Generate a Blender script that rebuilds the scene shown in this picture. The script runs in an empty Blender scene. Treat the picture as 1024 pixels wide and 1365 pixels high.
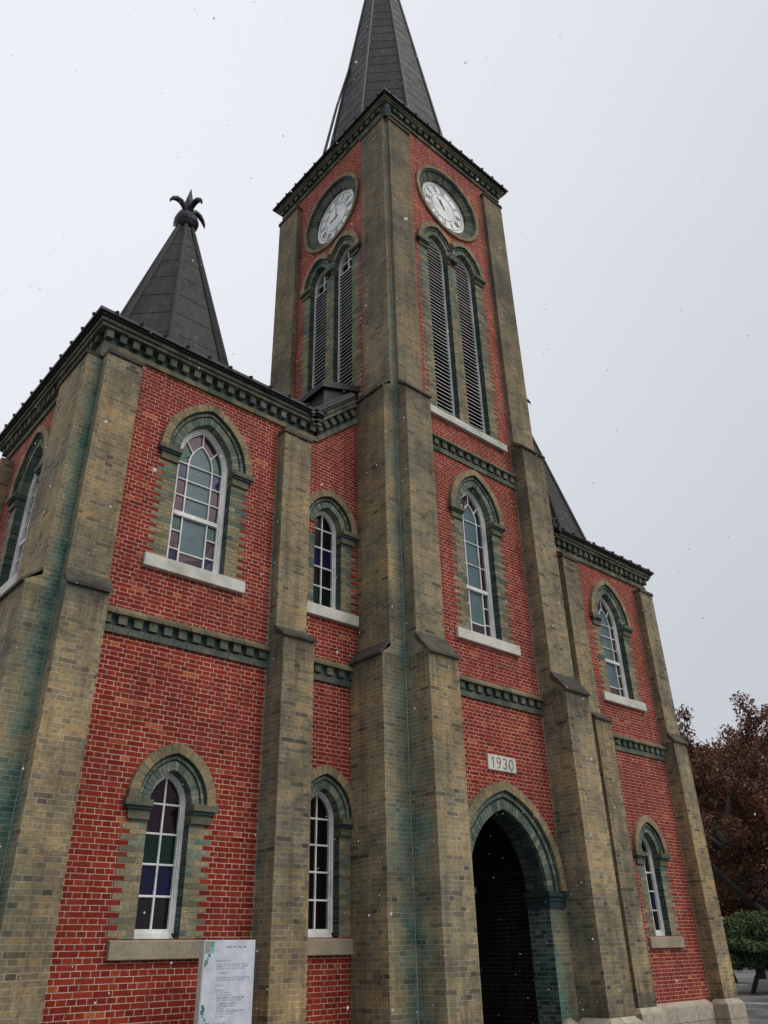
import bpy, bmesh, math, random
import numpy as np
from mathutils import Vector, Matrix, noise
random.seed(7); rng = np.random.default_rng(11)
R_ = math.radians
S = bpy.context.scene
COL = S.collection

# ------------------------------------------------------------------ camera, sky, light
GROUND = -1.6                      # camera stands at the origin, eyes 1.6 m above the ground
def make_camera(f, yaw, pitch, roll):
    cy, sy = math.cos(R_(yaw)), math.sin(R_(yaw)); cp, sp = math.cos(R_(pitch)), math.sin(R_(pitch))
    fwd = Vector((sy*cp, cy*cp, sp)); right = Vector((cy, -sy, 0)); up = right.cross(fwd)
    cr, sr = math.cos(R_(roll)), math.sin(R_(roll))
    r2 = cr*right + sr*up; u2 = -sr*right + cr*up
    cam = bpy.data.cameras.new('camera'); o = bpy.data.objects.new('camera', cam); COL.objects.link(o)
    m = Matrix((r2, u2, -fwd)).transposed()
    o.matrix_world = m.to_4x4()
    cam.sensor_fit = 'VERTICAL'; cam.sensor_height = 36.0; cam.sensor_width = 27.0
    cam.lens = 36.0*f/1365.0; cam.clip_start = 0.05; cam.clip_end = 2000
    S.camera = o
make_camera(1054.78, 42.22497, 29.31597, -1.42585)

SUN_EL, SUN_AZ = 48.0, 160.0       # azimuth clockwise from +Y
w = bpy.data.worlds.new('World'); S.world = w; w.use_nodes = True
nt = w.node_tree; nt.nodes.clear()
def N(t, **k):
    n = nt.nodes.new(t)
    for a, b in k.items(): setattr(n, a, b)
    return n
out = N('ShaderNodeOutputWorld'); bg = N('ShaderNodeBackground'); bg.inputs['Strength'].default_value = 0.1
sky = N('ShaderNodeTexSky', sky_type='NISHITA', sun_disc=False, sun_elevation=R_(SUN_EL), sun_rotation=R_(SUN_AZ))
hs = N('ShaderNodeHueSaturation'); hs.inputs['Saturation'].default_value = 0.12
nt.links.new(sky.outputs[0], hs.inputs['Color'])
tc = N('ShaderNodeTexCoord'); dot = N('ShaderNodeVectorMath', operation='DOT_PRODUCT')
dot.inputs[1].default_value = Vector((-0.30, 0.52, 0.80)).normalized()
nt.links.new(tc.outputs['Generated'], dot.inputs[0])
nz = N('ShaderNodeTexNoise'); nz.inputs['Scale'].default_value = 2.2; nz.inputs['Detail'].default_value = 5
nt.links.new(tc.outputs['Generated'], nz.inputs['Vector'])
ma = N('ShaderNodeMath', operation='MULTIPLY_ADD'); ma.inputs[1].default_value = 0.16
nt.links.new(nz.outputs['Fac'], ma.inputs[0]); nt.links.new(dot.outputs['Value'], ma.inputs[2])
cr = N('ShaderNodeValToRGB'); e = cr.color_ramp.elements
e[0].position = 0.25; e[0].color = (0.420, 0.440, 0.478, 1)
e[1].position = 0.98; e[1].color = (0.640, 0.657, 0.700, 1)
m_ = e.new(0.62); m_.color = (0.535, 0.557, 0.600, 1)
nt.links.new(ma.outputs[0], cr.inputs['Fac'])
sc_ = N('ShaderNodeVectorMath', operation='SCALE'); sc_.inputs['Scale'].default_value = 9.6
nt.links.new(cr.outputs['Color'], sc_.inputs[0])
mx = N('ShaderNodeMix', data_type='RGBA'); mx.inputs['Factor'].default_value = 0.06
nt.links.new(sc_.outputs[0], mx.inputs[6]); nt.links.new(hs.outputs[0], mx.inputs[7])
nt.links.new(mx.outputs[2], bg.inputs['Color']); nt.links.new(bg.outputs[0], out.inputs['Surface'])

ld = bpy.data.lights.new('overcast_sun', 'SUN'); ld.energy = 1.2; ld.angle = R_(45); ld.color = (1.0, 0.965, 0.92)
lo = bpy.data.objects.new('overcast_sun', ld); COL.objects.link(lo)
az, el = R_(SUN_AZ), R_(SUN_EL)
lo.rotation_euler = Vector((math.sin(az)*math.cos(el), math.cos(az)*math.cos(el), math.sin(el))).to_track_quat('Z', 'Y').to_euler()
lo.location = (5, -20, 40)
S.view_settings.view_transform = 'Standard'; S.view_settings.look = 'None'
S.view_settings.exposure = 0.52; S.view_settings.gamma = 1.0

# ------------------------------------------------------------------ materials
def mat_base(name, rough=0.85, spec=0.3):
    m = bpy.data.materials.new(name); m.use_nodes = True
    t = m.node_tree; b = t.nodes['Principled BSDF']
    b.inputs['Roughness'].default_value = rough; b.inputs['Specular IOR Level'].default_value = spec
    return m, t, b
def nd(t, typ, **k):
    n = t.nodes.new(typ)
    for a, v in k.items(): setattr(n, a, v)
    return n
def ramp(t, stops, interp='LINEAR'):
    r = nd(t, 'ShaderNodeValToRGB'); r.color_ramp.interpolation = interp
    el_ = r.color_ramp.elements
    while len(el_) < len(stops): el_.new(0.5)
    for s, (p, c) in zip(el_, stops): s.position = p; s.color = (*c, 1)
    return r
def noise_n(t, vec, scale, detail=4, rough=0.6):
    n = nd(t, 'ShaderNodeTexNoise'); n.inputs['Scale'].default_value = scale
    n.inputs['Detail'].default_value = detail; n.inputs['Roughness'].default_value = rough
    if vec is not None: t.links.new(vec, n.inputs['Vector'])
    return n
def mixc(t, fac, a, b, blend='MIX'):
    m = nd(t, 'ShaderNodeMix', data_type='RGBA', blend_type=blend)
    for s, v in ((0, fac), (6, a), (7, b)):
        if isinstance(v, (int, float)): m.inputs[s].default_value = v
        elif isinstance(v, tuple): m.inputs[s].default_value = (*v, 1)
        else: t.links.new(v, m.inputs[s])
    return m.outputs[2]
def math_n(t, op, a, b=None, c=None, clamp=False):
    m = nd(t, 'ShaderNodeMath', operation=op, use_clamp=clamp)
    for i, v in enumerate((a, b, c)):
        if v is None: continue
        if isinstance(v, (int, float)): m.inputs[i].default_value = v
        else: t.links.new(v, m.inputs[i])
    return m.outputs[0]
def wall_uv(t):
    """u along the wall, v up, chosen by which way the wall faces"""
    tc = nd(t, 'ShaderNodeTexCoord'); g = nd(t, 'ShaderNodeNewGeometry')
    s = nd(t, 'ShaderNodeSeparateXYZ'); t.links.new(tc.outputs['Object'], s.inputs[0])
    sn = nd(t, 'ShaderNodeSeparateXYZ'); t.links.new(g.outputs['True Normal'], sn.inputs[0])
    side = math_n(t, 'GREATER_THAN', math_n(t, 'ABSOLUTE', sn.outputs[0]), 0.6)
    u = nd(t, 'ShaderNodeMix', data_type='FLOAT'); t.links.new(side, u.inputs[0])
    t.links.new(s.outputs[0], u.inputs[2])
    t.links.new(math_n(t, 'ADD', s.outputs[1], 0.057), u.inputs[3])
    c = nd(t, 'ShaderNodeCombineXYZ'); t.links.new(u.outputs[0], c.inputs[0]); t.links.new(s.outputs[2], c.inputs[1])
    return c.outputs[0], tc.outputs['Object'], s
COURSE = 0.0667
def brick_mat(name, stops, mortar, mfac=1.0, algae=None, grime=(0.55, 0.5), soot_dim=0.0, msize=0.0055, bloom=False):
    m, t, b = mat_base(name, 0.9, 0.25)
    uv, ob, sep = wall_uv(t)
    # slightly wobbly courses
    wob = noise_n(t, ob, 3.0, 2); wv = nd(t, 'ShaderNodeVectorMath', operation='MULTIPLY_ADD')
    wv.inputs[1].default_value = (0.012, 0.009, 0); t.links.new(wob.outputs['Color'], wv.inputs[0]); t.links.new(uv, wv.inputs[2])
    br = nd(t, 'ShaderNodeTexBrick', offset=0.5, offset_frequency=2, squash=0.5, squash_frequency=2)
    br.inputs['Scale'].default_value = 1.0; br.inputs['Brick Width'].default_value = 0.235
    br.inputs['Row Height'].default_value = COURSE; br.inputs['Mortar Size'].default_value = msize
    br.inputs['Mortar Smooth'].default_value = 0.25
    br.inputs['Color1'].default_value = (0, 0, 0, 1); br.inputs['Color2'].default_value = (1, 1, 1, 1)
    br.inputs['Mortar'].default_value = (0.5, 0.5, 0.5, 1)
    t.links.new(wv.outputs[0], br.inputs['Vector'])
    rp = ramp(t, stops); t.links.new(br.outputs['Color'], rp.inputs[0])
    col = rp.outputs[0]
    # speckle inside a brick
    n1 = noise_n(t, ob, 26, 5, 0.7); sp = ramp(t, [(0.3, (0.62, 0.62, 0.62)), (0.7, (1.2, 1.2, 1.2))]); t.links.new(n1.outputs['Fac'], sp.inputs[0])
    col = mixc(t, 1.0, col, sp.outputs[0], 'MULTIPLY')
    # broad patches and rain streaks
    n2 = noise_n(t, ob, 0.9, 5, 0.65); g1 = ramp(t, [(0.32, (grime[0],)*3), (0.62, (1.08, 1.08, 1.08))]); t.links.new(n2.outputs['Fac'], g1.inputs[0])
    st = nd(t, 'ShaderNodeMapping'); st.inputs['Scale'].default_value = (7, 7, 0.5); t.links.new(ob, st.inputs[0])
    n3 = noise_n(t, st.outputs[0], 1.0, 5, 0.7); g2 = ramp(t, [(0.30, (grime[1],)*3), (0.55, (1, 1, 1))]); t.links.new(n3.outputs['Fac'], g2.inputs[0])
    # mortar: pale, patchy, partly lost
    n4 = noise_n(t, ob, 5.0, 4, 0.7)
    mm = ramp(t, [(0.35, tuple(c*0.45 for c in mortar)), (0.6, mortar)]); t.links.new(n4.outputs['Fac'], mm.inputs[0])
    col = mixc(t, math_n(t, 'MULTIPLY', br.outputs['Fac'], mfac), col, mm.outputs[0])
    col = mixc(t, 1.0, col, g1.outputs[0], 'MULTIPLY'); col = mixc(t, 0.8, col, g2.outputs[0], 'MULTIPLY')
    if bloom:                        # lime bloom and repaired patches
        n5 = noise_n(t, ob, 0.55, 6, 0.75); b5 = ramp(t, [(0.60, (0, 0, 0)), (0.74, (1, 1, 1))]); t.links.new(n5.outputs['Fac'], b5.inputs[0])
        n6 = noise_n(t, st.outputs[0], 1.7, 5, 0.8); b6 = ramp(t, [(0.60, (0, 0, 0)), (0.80, (1, 1, 1))]); t.links.new(n6.outputs['Fac'], b6.inputs[0])
        f5 = math_n(t, 'ADD', math_n(t, 'MULTIPLY', b5.outputs[0], 0.09), math_n(t, 'MULTIPLY', b6.outputs[0], 0.10))
        col = mixc(t, f5, col, (0.46, 0.36, 0.32))
    if algae:                        # ochre and grey batches of brick
        n7 = noise_n(t, ob, 0.45, 4, 0.6); b7 = ramp(t, [(0.36, (0.78, 0.83, 0.92)), (0.5, (1, 1, 1)), (0.64, (1.14, 1.03, 0.88))]); t.links.new(n7.outputs['Fac'], b7.inputs[0])
        col = mixc(t, 0.9, col, b7.outputs[0], 'MULTIPLY')
        for za, zb in ((3.35, 4.30), (8.9, 9.88), (-0.95, -0.1)):          # drips under the weatherings, damp foot
            up = nd(t, 'ShaderNodeMapRange'); t.links.new(sep.outputs[2], up.inputs[0])
            if za > 0: up.inputs[1].default_value, up.inputs[2].default_value = za, zb
            else: up.inputs[1].default_value, up.inputs[2].default_value = zb, za
            below = math_n(t, 'LESS_THAN', sep.outputs[2], zb+0.03)
            n8 = noise_n(t, st.outputs[0], 1.9, 6, 0.75)
            f8 = math_n(t, 'MULTIPLY_ADD', up.outputs[0], 0.42, math_n(t, 'ADD', n8.outputs['Fac'], -0.68))
            f8 = math_n(t, 'MULTIPLY', math_n(t, 'MULTIPLY', f8, 4.0, clamp=True), below)
            col = mixc(t, math_n(t, 'MULTIPLY', f8, 0.65), col, (0.055, 0.050, 0.040))
    if soot_dim:  # darker with height: dirt, plus the dim exposure up there put into the colour
        zr = nd(t, 'ShaderNodeMapRange'); zr.inputs[1].default_value = 3; zr.inputs[2].default_value = 17; zr.inputs[3].default_value = 0; zr.inputs[4].default_value = soot_dim
        t.links.new(math_n(t, 'MULTIPLY_ADD', n2.outputs['Fac'], 8.0, math_n(t, 'ADD', sep.outputs[2], -2.5)), zr.inputs[0])
        col = mixc(t, zr.outputs[0], col, (0.05, 0.047, 0.036))
    if algae:
        at = nd(t, 'ShaderNodeAttribute', attribute_name='algae')
        na = noise_n(t, ob, 1.6, 6, 0.7)
        f = math_n(t, 'MULTIPLY_ADD', na.outputs['Fac'], 3.6, -1.75)
        f = math_n(t, 'MULTIPLY_ADD', br.outputs['Color'], 0.5, math_n(t, 'ADD', f, -0.25))
        hz = nd(t, 'ShaderNodeMapRange'); hz.inputs[1].default_value = 6; hz.inputs[2].default_value = 13; hz.inputs[3].default_value = 0; hz.inputs[4].default_value = -0.45
        t.links.new(sep.outputs[2], hz.inputs[0]); f = math_n(t, 'ADD', f, hz.outputs[0])
        f = math_n(t, 'ADD', f, at.outputs['Fac']); f = math_n(t, 'MULTIPLY', f, at.outputs['Fac'])
        f = math_n(t, 'MULTIPLY', f, 1.0, clamp=True)
        gr = ramp(t, [(0.35, algae[0]), (0.65, algae[1])]); t.links.new(noise_n(t, ob, 4, 4).outputs['Fac'], gr.inputs[0])
        mort = mixc(t, math_n(t, 'MULTIPLY', br.outputs['Fac'], 0.6), gr.outputs[0], (0.30, 0.36, 0.34))
        col = mixc(t, f, col, mort)
    t.links.new(col, b.inputs['Base Color'])
    h = math_n(t, 'MULTIPLY_ADD', br.outputs['Fac'], -1.0, math_n(t, 'MULTIPLY', n1.outputs['Fac'], 0.5))
    bp = nd(t, 'ShaderNodeBump'); bp.inputs['Strength'].default_value = 0.6; bp.inputs['Distance'].default_value = 0.008
    t.links.new(h, bp.inputs['Height']); t.links.new(bp.outputs[0], b.inputs['Normal'])
    return m
RED = brick_mat('red_brick', [(0.0, (0.190, 0.018, 0.008)), (0.3, (0.255, 0.025, 0.011)), (0.85, (0.305, 0.035, 0.015)), (0.96, (0.33, 0.046, 0.019)), (1.0, (0.48, 0.135, 0.050))],
                (0.74, 0.57, 0.46), grime=(0.74, 0.70), msize=0.0044, bloom=True)
OLIVE = brick_mat('olive_brick', [(0.0, (0.13, 0.108, 0.072)), (0.05, (0.25, 0.203, 0.130)), (0.4, (0.345, 0.270, 0.158)), (0.75, (0.410, 0.308, 0.164)), (1.0, (0.50, 0.345, 0.155))],
                  (0.62, 0.585, 0.48), mfac=0.85, algae=((0.035, 0.085, 0.068), (0.13, 0.215, 0.165)), grime=(0.50, 0.52), soot_dim=0.5, msize=0.0043)
TEAL = brick_mat('teal_brick', [(0.0, (0.035, 0.065, 0.066)), (0.5, (0.080, 0.130, 0.122)), (1.0, (0.14, 0.185, 0.155))],
                 (0.36, 0.42, 0.41), mfac=0.8, grime=(0.6, 0.7))
PORCH = brick_mat('shaded_porch_brick', [(0.0, (0.020, 0.014, 0.012)), (1.0, (0.042, 0.030, 0.026))], (0.20, 0.17, 0.16), mfac=0.8)  # the porch's deep shade is put into this brick colour
def tone_mat(name, stops, rough=0.9, nscale=22, amp=(0.6, 1.2)):
    """single bricks and blocks: per piece colour from the face attribute tone"""
    m, t, b = mat_base(name, rough, 0.25)
    tc = nd(t, 'ShaderNodeTexCoord'); at = nd(t, 'ShaderNodeAttribute', attribute_name='tone')
    rp = ramp(t, stops); t.links.new(at.outputs['Fac'], rp.inputs[0])
    n1 = noise_n(t, tc.outputs['Object'], nscale, 5, 0.7); s1 = ramp(t, [(0.3, (amp[0],)*3), (0.7, (amp[1],)*3)]); t.links.new(n1.outputs['Fac'], s1.inputs[0])
    n2 = noise_n(t, tc.outputs['Object'], 1.8, 5, 0.65); s2 = ramp(t, [(0.33, (0.6, 0.66, 0.64)), (0.6, (1.05,)*3)]); t.links.new(n2.outputs['Fac'], s2.inputs[0])
    c = mixc(t, 1.0, rp.outputs[0], s1.outputs[0], 'MULTIPLY'); c = mixc(t, 1.0, c, s2.outputs[0], 'MULTIPLY')
    t.links.new(c, b.inputs['Base Color'])
    bp = nd(t, 'ShaderNodeBump'); bp.inputs['Strength'].default_value = 0.5; bp.inputs['Distance'].default_value = 0.006
    t.links.new(n1.outputs['Fac'], bp.inputs['Height']); t.links.new(bp.outputs[0], b.inputs['Normal'])
    return m
BUFF = tone_mat('buff_brick', [(0, (0.20, 0.165, 0.105)), (0.5, (0.29, 0.225, 0.13)), (1, (0.36, 0.26, 0.145))])
GREENB = tone_mat('green_grey_brick', [(0, (0.085, 0.125, 0.105)), (0.5, (0.155, 0.19, 0.15)), (1, (0.26, 0.26, 0.18))])
JAMB = tone_mat('jamb_brick', [(0, (0.17, 0.15, 0.10)), (0.5, (0.28, 0.235, 0.145)), (1, (0.36, 0.28, 0.16))])
TEALB = tone_mat('teal_glazed_brick', [(0, (0.028, 0.050, 0.052)), (0.5, (0.055, 0.088, 0.085)), (1, (0.10, 0.135, 0.12))], 0.75)
MORTAR = tone_mat('lime_mortar', [(0, (0.34, 0.35, 0.32)), (1, (0.44, 0.44, 0.40))])
CAP = tone_mat('dark_cap_stone', [(0, (0.055, 0.048, 0.038)), (1, (0.095, 0.084, 0.066))], 0.9, 9, (0.5, 1.5))
MOULD = tone_mat('moulded_brick', [(0, (0.095, 0.100, 0.072)), (0.5, (0.155, 0.150, 0.102)), (1, (0.23, 0.20, 0.125))])
SILL = tone_mat('sill_granite', [(0, (0.58, 0.555, 0.49)), (1, (0.66, 0.635, 0.57))], 0.8, 40, (0.78, 1.12))
SILL2 = tone_mat('brown_granite', [(0, (0.32, 0.265, 0.19)), (1, (0.40, 0.335, 0.24))], 0.85, 30, (0.7, 1.15))
WOOD = tone_mat('white_paint', [(0, (0.80, 0.785, 0.765)), (1, (0.84, 0.825, 0.805))], 0.55, 18, (0.85, 1.05))
SLAT = tone_mat('shaded_slat', [(0, (0.05, 0.045, 0.04)), (1, (0.11, 0.10, 0.09))], 0.8, 14, (0.6, 1.1))  # recess shade of the louvres put into the slat colour
IRON = tone_mat('black_iron', [(0, (0.016, 0.016, 0.017)), (1, (0.03, 0.03, 0.03))], 0.5)
DIAL = tone_mat('clock_white', [(0, (0.78, 0.77, 0.755)), (1, (0.82, 0.81, 0.80))], 0.5, 3, (0.93, 1.03))
INK = tone_mat('black_paint', [(0, (0.03, 0.03, 0.033)), (1, (0.04, 0.04, 0.04))], 0.6)
NUMB = tone_mat('faded_numerals', [(0, (0.10, 0.10, 0.105)), (1, (0.13, 0.13, 0.13))], 0.6)
CLKR = tone_mat('clock_ring_brick', [(0, (0.060, 0.075, 0.065)), (0.5, (0.105, 0.118, 0.095)), (1, (0.17, 0.165, 0.12))])
def roof_mat():
    m, t, b = mat_base('roof_sheet', 0.45, 0.22)
    tc = nd(t, 'ShaderNodeTexCoord'); ob = tc.outputs['Object']
    at = nd(t, 'ShaderNodeAttribute', attribute_name='tone')
    rp = ramp(t, [(0, (0.017, 0.0152, 0.0135)), (1, (0.030, 0.027, 0.024))]); t.links.new(at.outputs['Fac'], rp.inputs[0])
    st = nd(t, 'ShaderNodeMapping'); st.inputs['Scale'].default_value = (9, 9, 0.6); t.links.new(ob, st.inputs[0])
    n = noise_n(t, st.outputs[0], 1.0, 6, 0.7); s = ramp(t, [(0.52, (0, 0, 0)), (0.70, (1, 1, 1))]); t.links.new(n.outputs['Fac'], s.inputs[0])
    c = mixc(t, math_n(t, 'MULTIPLY', s.outputs[0], 0.5), rp.outputs[0], (0.10, 0.10, 0.102))
    n2 = noise_n(t, ob, 3, 5); s2 = ramp(t, [(0.3, (0.75,)*3), (0.7, (1.2,)*3)]); t.links.new(n2.outputs['Fac'], s2.inputs[0])
    c = mixc(t, 1.0, c, s2.outputs[0], 'MULTIPLY'); t.links.new(c, b.inputs['Base Color'])
    r2 = ramp(t, [(0.3, (0.5,)*3), (0.7, (0.7,)*3)]); t.links.new(n2.outputs['Fac'], r2.inputs[0]); t.links.new(r2.outputs[0], b.inputs['Roughness'])
    return m
ROOF = roof_mat()
def flat(name, c, rough=0.5, spec=0.5):
    m, t, b = mat_base(name, rough, spec)
    tc = nd(t, 'ShaderNodeTexCoord'); n = noise_n(t, tc.outputs['Object'], 7, 4)
    s = ramp(t, [(0.3, tuple(x*0.82 for x in c)), (0.7, tuple(min(1, x*1.15) for x in c))]); t.links.new(n.outputs['Fac'], s.inputs[0])
    t.links.new(s.outputs[0], b.inputs['Base Color']); return m
def glass(name, c, rough=0.12):
    m = flat(name, tuple(x*0.6 for x in c) if max(c) < 0.03 else c, rough, 0.30)
    k = max(c); m.node_tree.nodes['Principled BSDF'].inputs['Specular Tint'].default_value = (*(0.5+0.5*x/k for x in c), 1)
    t = m.node_tree; b = t.nodes['Principled BSDF']; tc = nd(t, 'ShaderNodeTexCoord')
    n = noise_n(t, tc.outputs['Object'], 16, 4); bp = nd(t, 'ShaderNodeBump'); bp.inputs['Strength'].default_value = 0.25; bp.inputs['Distance'].default_value = 0.004
    t.links.new(n.outputs['Fac'], bp.inputs['Height']); t.links.new(bp.outputs[0], b.inputs['Normal']); return m
G_PURPLE = glass('purple_glass', (0.036, 0.020, 0.026)); G_GREEN = glass('green_glass', (0.016, 0.038, 0.028))
G_BLUE = glass('blue_glass', (0.026, 0.024, 0.062)); G_PALE = glass('pale_ribbed_glass', (0.085, 0.125, 0.135), 0.3)
G_DARK = glass('dark_glass', (0.010, 0.008, 0.010)); G_NAVY = glass('navy_glass', (0.008, 0.008, 0.035)); G_DPUR = glass('deep_purple_glass', (0.014, 0.007, 0.010))
G_DGRN = glass('deep_green_glass', (0.006, 0.018, 0.012))
GLASSES = [G_PURPLE, G_GREEN, G_BLUE, G_PALE, G_DARK, G_NAVY, G_DPUR, G_DGRN]
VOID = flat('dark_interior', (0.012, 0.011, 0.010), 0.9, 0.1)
DOORWOOD = flat('shaded_door_wood', (0.020, 0.014, 0.011), 0.6, 0.3)  # near-black: porch shade put into the door colour
FASCIA = flat('brown_black_sheet', (0.020, 0.017, 0.014), 0.55, 0.4)

# ------------------------------------------------------------------ mesh builder
class MB:
    def __init__(s): s.v = []; s.f = []; s.m = []; s.tn = []; s.al = []
    def add(s, verts, faces, mat=0, tone=None, algae=None):
        o = len(s.v); s.v += [tuple(p) for p in verts]
        s.al += list(algae) if algae is not None else [0.0]*len(verts)
        tone = random.random() if tone is None else tone
        for f in faces:
            s.f.append(tuple(i+o for i in f)); s.m.append(mat); s.tn.append(tone)
    def hexa(s, p, mat=0, tone=None, algae=None):
        """8 corners: 0-3 one quad, 4-7 the opposite quad"""
        s.add(p, [(0, 1, 2, 3), (7, 6, 5, 4), (0, 4, 5, 1), (1, 5, 6, 2), (2, 6, 7, 3), (3, 7, 4, 0)], mat, tone, algae)
    def box(s, x0, x1, y0, y1, z0, z1, mat=0, tone=None):
        s.hexa([(x0, y0, z0), (x1, y0, z0), (x1, y1, z0), (x0, y1, z0), (x0, y0, z1), (x1, y0, z1), (x1, y1, z1), (x0, y1, z1)], mat, tone)
    def prism(s, pts0, pts1, mat=0, tone=None, algae=None):
        n = len(pts0); fs = [tuple(range(n)), tuple(range(2*n-1, n-1, -1))]
        fs += [(i, (i+1) % n, n+(i+1) % n, n+i) for i in range(n)]
        s.add(list(pts0)+list(pts1), fs, mat, tone, algae)
    def tube(s, pts, radii, n=8, mat=0, tone=None, cap=True):
        pts = [Vector(p) for p in pts]; rings = []
        for i, p in enumerate(pts):
            d = (pts[min(i+1, len(pts)-1)] - pts[max(i-1, 0)]).normalized()
            a = d.cross(Vector((0.31, 0.17, 0.93)))
            if a.length < 0.05: a = d.cross(Vector((1, 0, 0)))
            a.normalize(); b = d.cross(a); r = radii[i] if hasattr(radii, '__len__') else radii
            rings += [p + a*math.cos(2*math.pi*k/n)*r + b*math.sin(2*math.pi*k/n)*r for k in range(n)]
        fs = [(i*n+k, i*n+(k+1) % n, (i+1)*n+(k+1) % n, (i+1)*n+k) for i in range(len(pts)-1) for k in range(n)]
        if cap: fs += [tuple(range(n-1, -1, -1)), tuple(range((len(pts)-1)*n, len(pts)*n))]
        s.add(rings, fs, mat, tone)
    def obj(s, name, mats, parent=None, smooth=False, fix=True, bevel=0.0):
        me = bpy.data.meshes.new(name); me.from_pydata(s.v, [], s.f)
        for m in (mats if isinstance(mats, (list, tuple)) else [mats]): me.materials.append(m)
        me.polygons.foreach_set('material_index', s.m)
        a = me.attributes.new('tone', 'FLOAT', 'FACE'); a.data.foreach_set('value', s.tn)
        a = me.attributes.new('algae', 'FLOAT', 'POINT'); a.data.foreach_set('value', s.al)
        if fix:
            bm = bmesh.new(); bm.from_mesh(me); bmesh.ops.recalc_face_normals(bm, faces=bm.faces); bm.to_mesh(me); bm.free()
        if smooth: me.polygons.foreach_set('use_smooth', [True]*len(me.polygons))
        o = bpy.data.objects.new(name, me); COL.objects.link(o)
        if bevel:
            b = o.modifiers.new('bevel', 'BEVEL'); b.width = bevel; b.segments = 1; b.limit_method = 'ANGLE'; b.angle_limit = R_(50)
        if parent: child(o, parent)
        return o
PLACE = {}
def child(o, parent):
    o.parent = parent
    p, off = parent, Vector((0, 0, 0))
    while p: off += Vector(p.location) if p.type == 'EMPTY' else Vector((0, 0, 0)); p = p.parent
    if parent.type == 'EMPTY': o.matrix_parent_inverse = Matrix.Translation(-off)
def tag(o, label=None, cat=None, group=None, kind=None):
    for k, v in (('label', label), ('category', cat), ('group', group), ('kind', kind)):
        if v: o[k] = v
    return o
def empty(name, loc):
    o = bpy.data.objects.new(name, None); o.location = loc; COL.objects.link(o); o.empty_display_size = 0.5; return o

# walls: a frame maps (u along the wall, d outwards, z) to the world
def front(Y): return lambda cu: (lambda u, d, z: (cu+u, Y-d, z))
def leftw(X): return lambda cu: (lambda u, d, z: (X-d, cu-u, z))

church = empty('church', (10.86, 12.0, GROUND))
tag(church, 'red brick gothic church with olive brick buttresses, clock tower and dark spires', 'church')

AX = 10.86
X0, XL1 = 3.216, 7.13            # left corner tower
YF, YC = 10.0, 9.17              # front planes: corner towers, central tower
XC, XD = 8.72, 13.0              # central tower
TB = 14.4                        # back of the corner towers
YCB = 13.62                      # back of the central tower
ZT, ZC = 8.485, 18.82            # cornice feet
def mir(x): return 2*AX - x

# ------------------------------------------------------------------ pointed arches
def arch_pts(w, z0, zs, c, n=14):
    """outline of a pointed opening, from the right foot over the apex to the left foot"""
    R = w + c; tm = math.acos(c/R)
    right = [(-c + R*math.cos(tm*i/n), zs + R*math.sin(tm*i/n)) for i in range(n+1)]
    right[-1] = (0.0, right[-1][1])
    pts = [(w, z0)] + right + [(-x, z) for x, z in reversed(right[:-1])] + [(-w, z0)]
    return pts
def apex_z(w, zs, c): R = w + c; return zs + math.sqrt(R*R - c*c)
def vring(mb, F, c, zs, r0, r1, d0, d1, n, mat=0, gap=0.010, clip=None, backing=None, tone=None):
    """voussoirs of a pointed arch between half widths r0 and r1 (d0 front face, d1 back)"""
    def P(r, t):
        R = r + c; a = t*math.acos(c/R); return (-c + R*math.cos(a), zs + R*math.sin(a))
    for sgn in (1, -1):
        for i in range(n):
            t0, t1 = i/n, (i+1)/n
            g = gap/(r1+c)/math.acos(c/(r1+c))/2
            a, b = t0 + (g if i else 0), t1 - g
            q = [P(r0, a), P(r1, a), P(r1, b), P(r0, b)]
            if clip and any(not clip(sgn*x, z) for x, z in q): continue
            mb.hexa([F(sgn*x, d0+0.0015*random.uniform(-1, 1), z) for x, z in q] + [F(sgn*x, d1, z) for x, z in q], mat, tone)
        if backing is not None:
            k = n*2
            for i in range(k):
                q = [P(r0+0.006, i/k), P(r1-0.004, i/k), P(r1-0.004, (i+1)/k), P(r0+0.006, (i+1)/k)]
                if clip and any(not clip(sgn*x, z) for x, z in q): continue
                mb.hexa([F(sgn*x, d0-0.010, z) for x, z in q] + [F(sgn*x, d1+0.004, z) for x, z in q], backing, 0.5)
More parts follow.
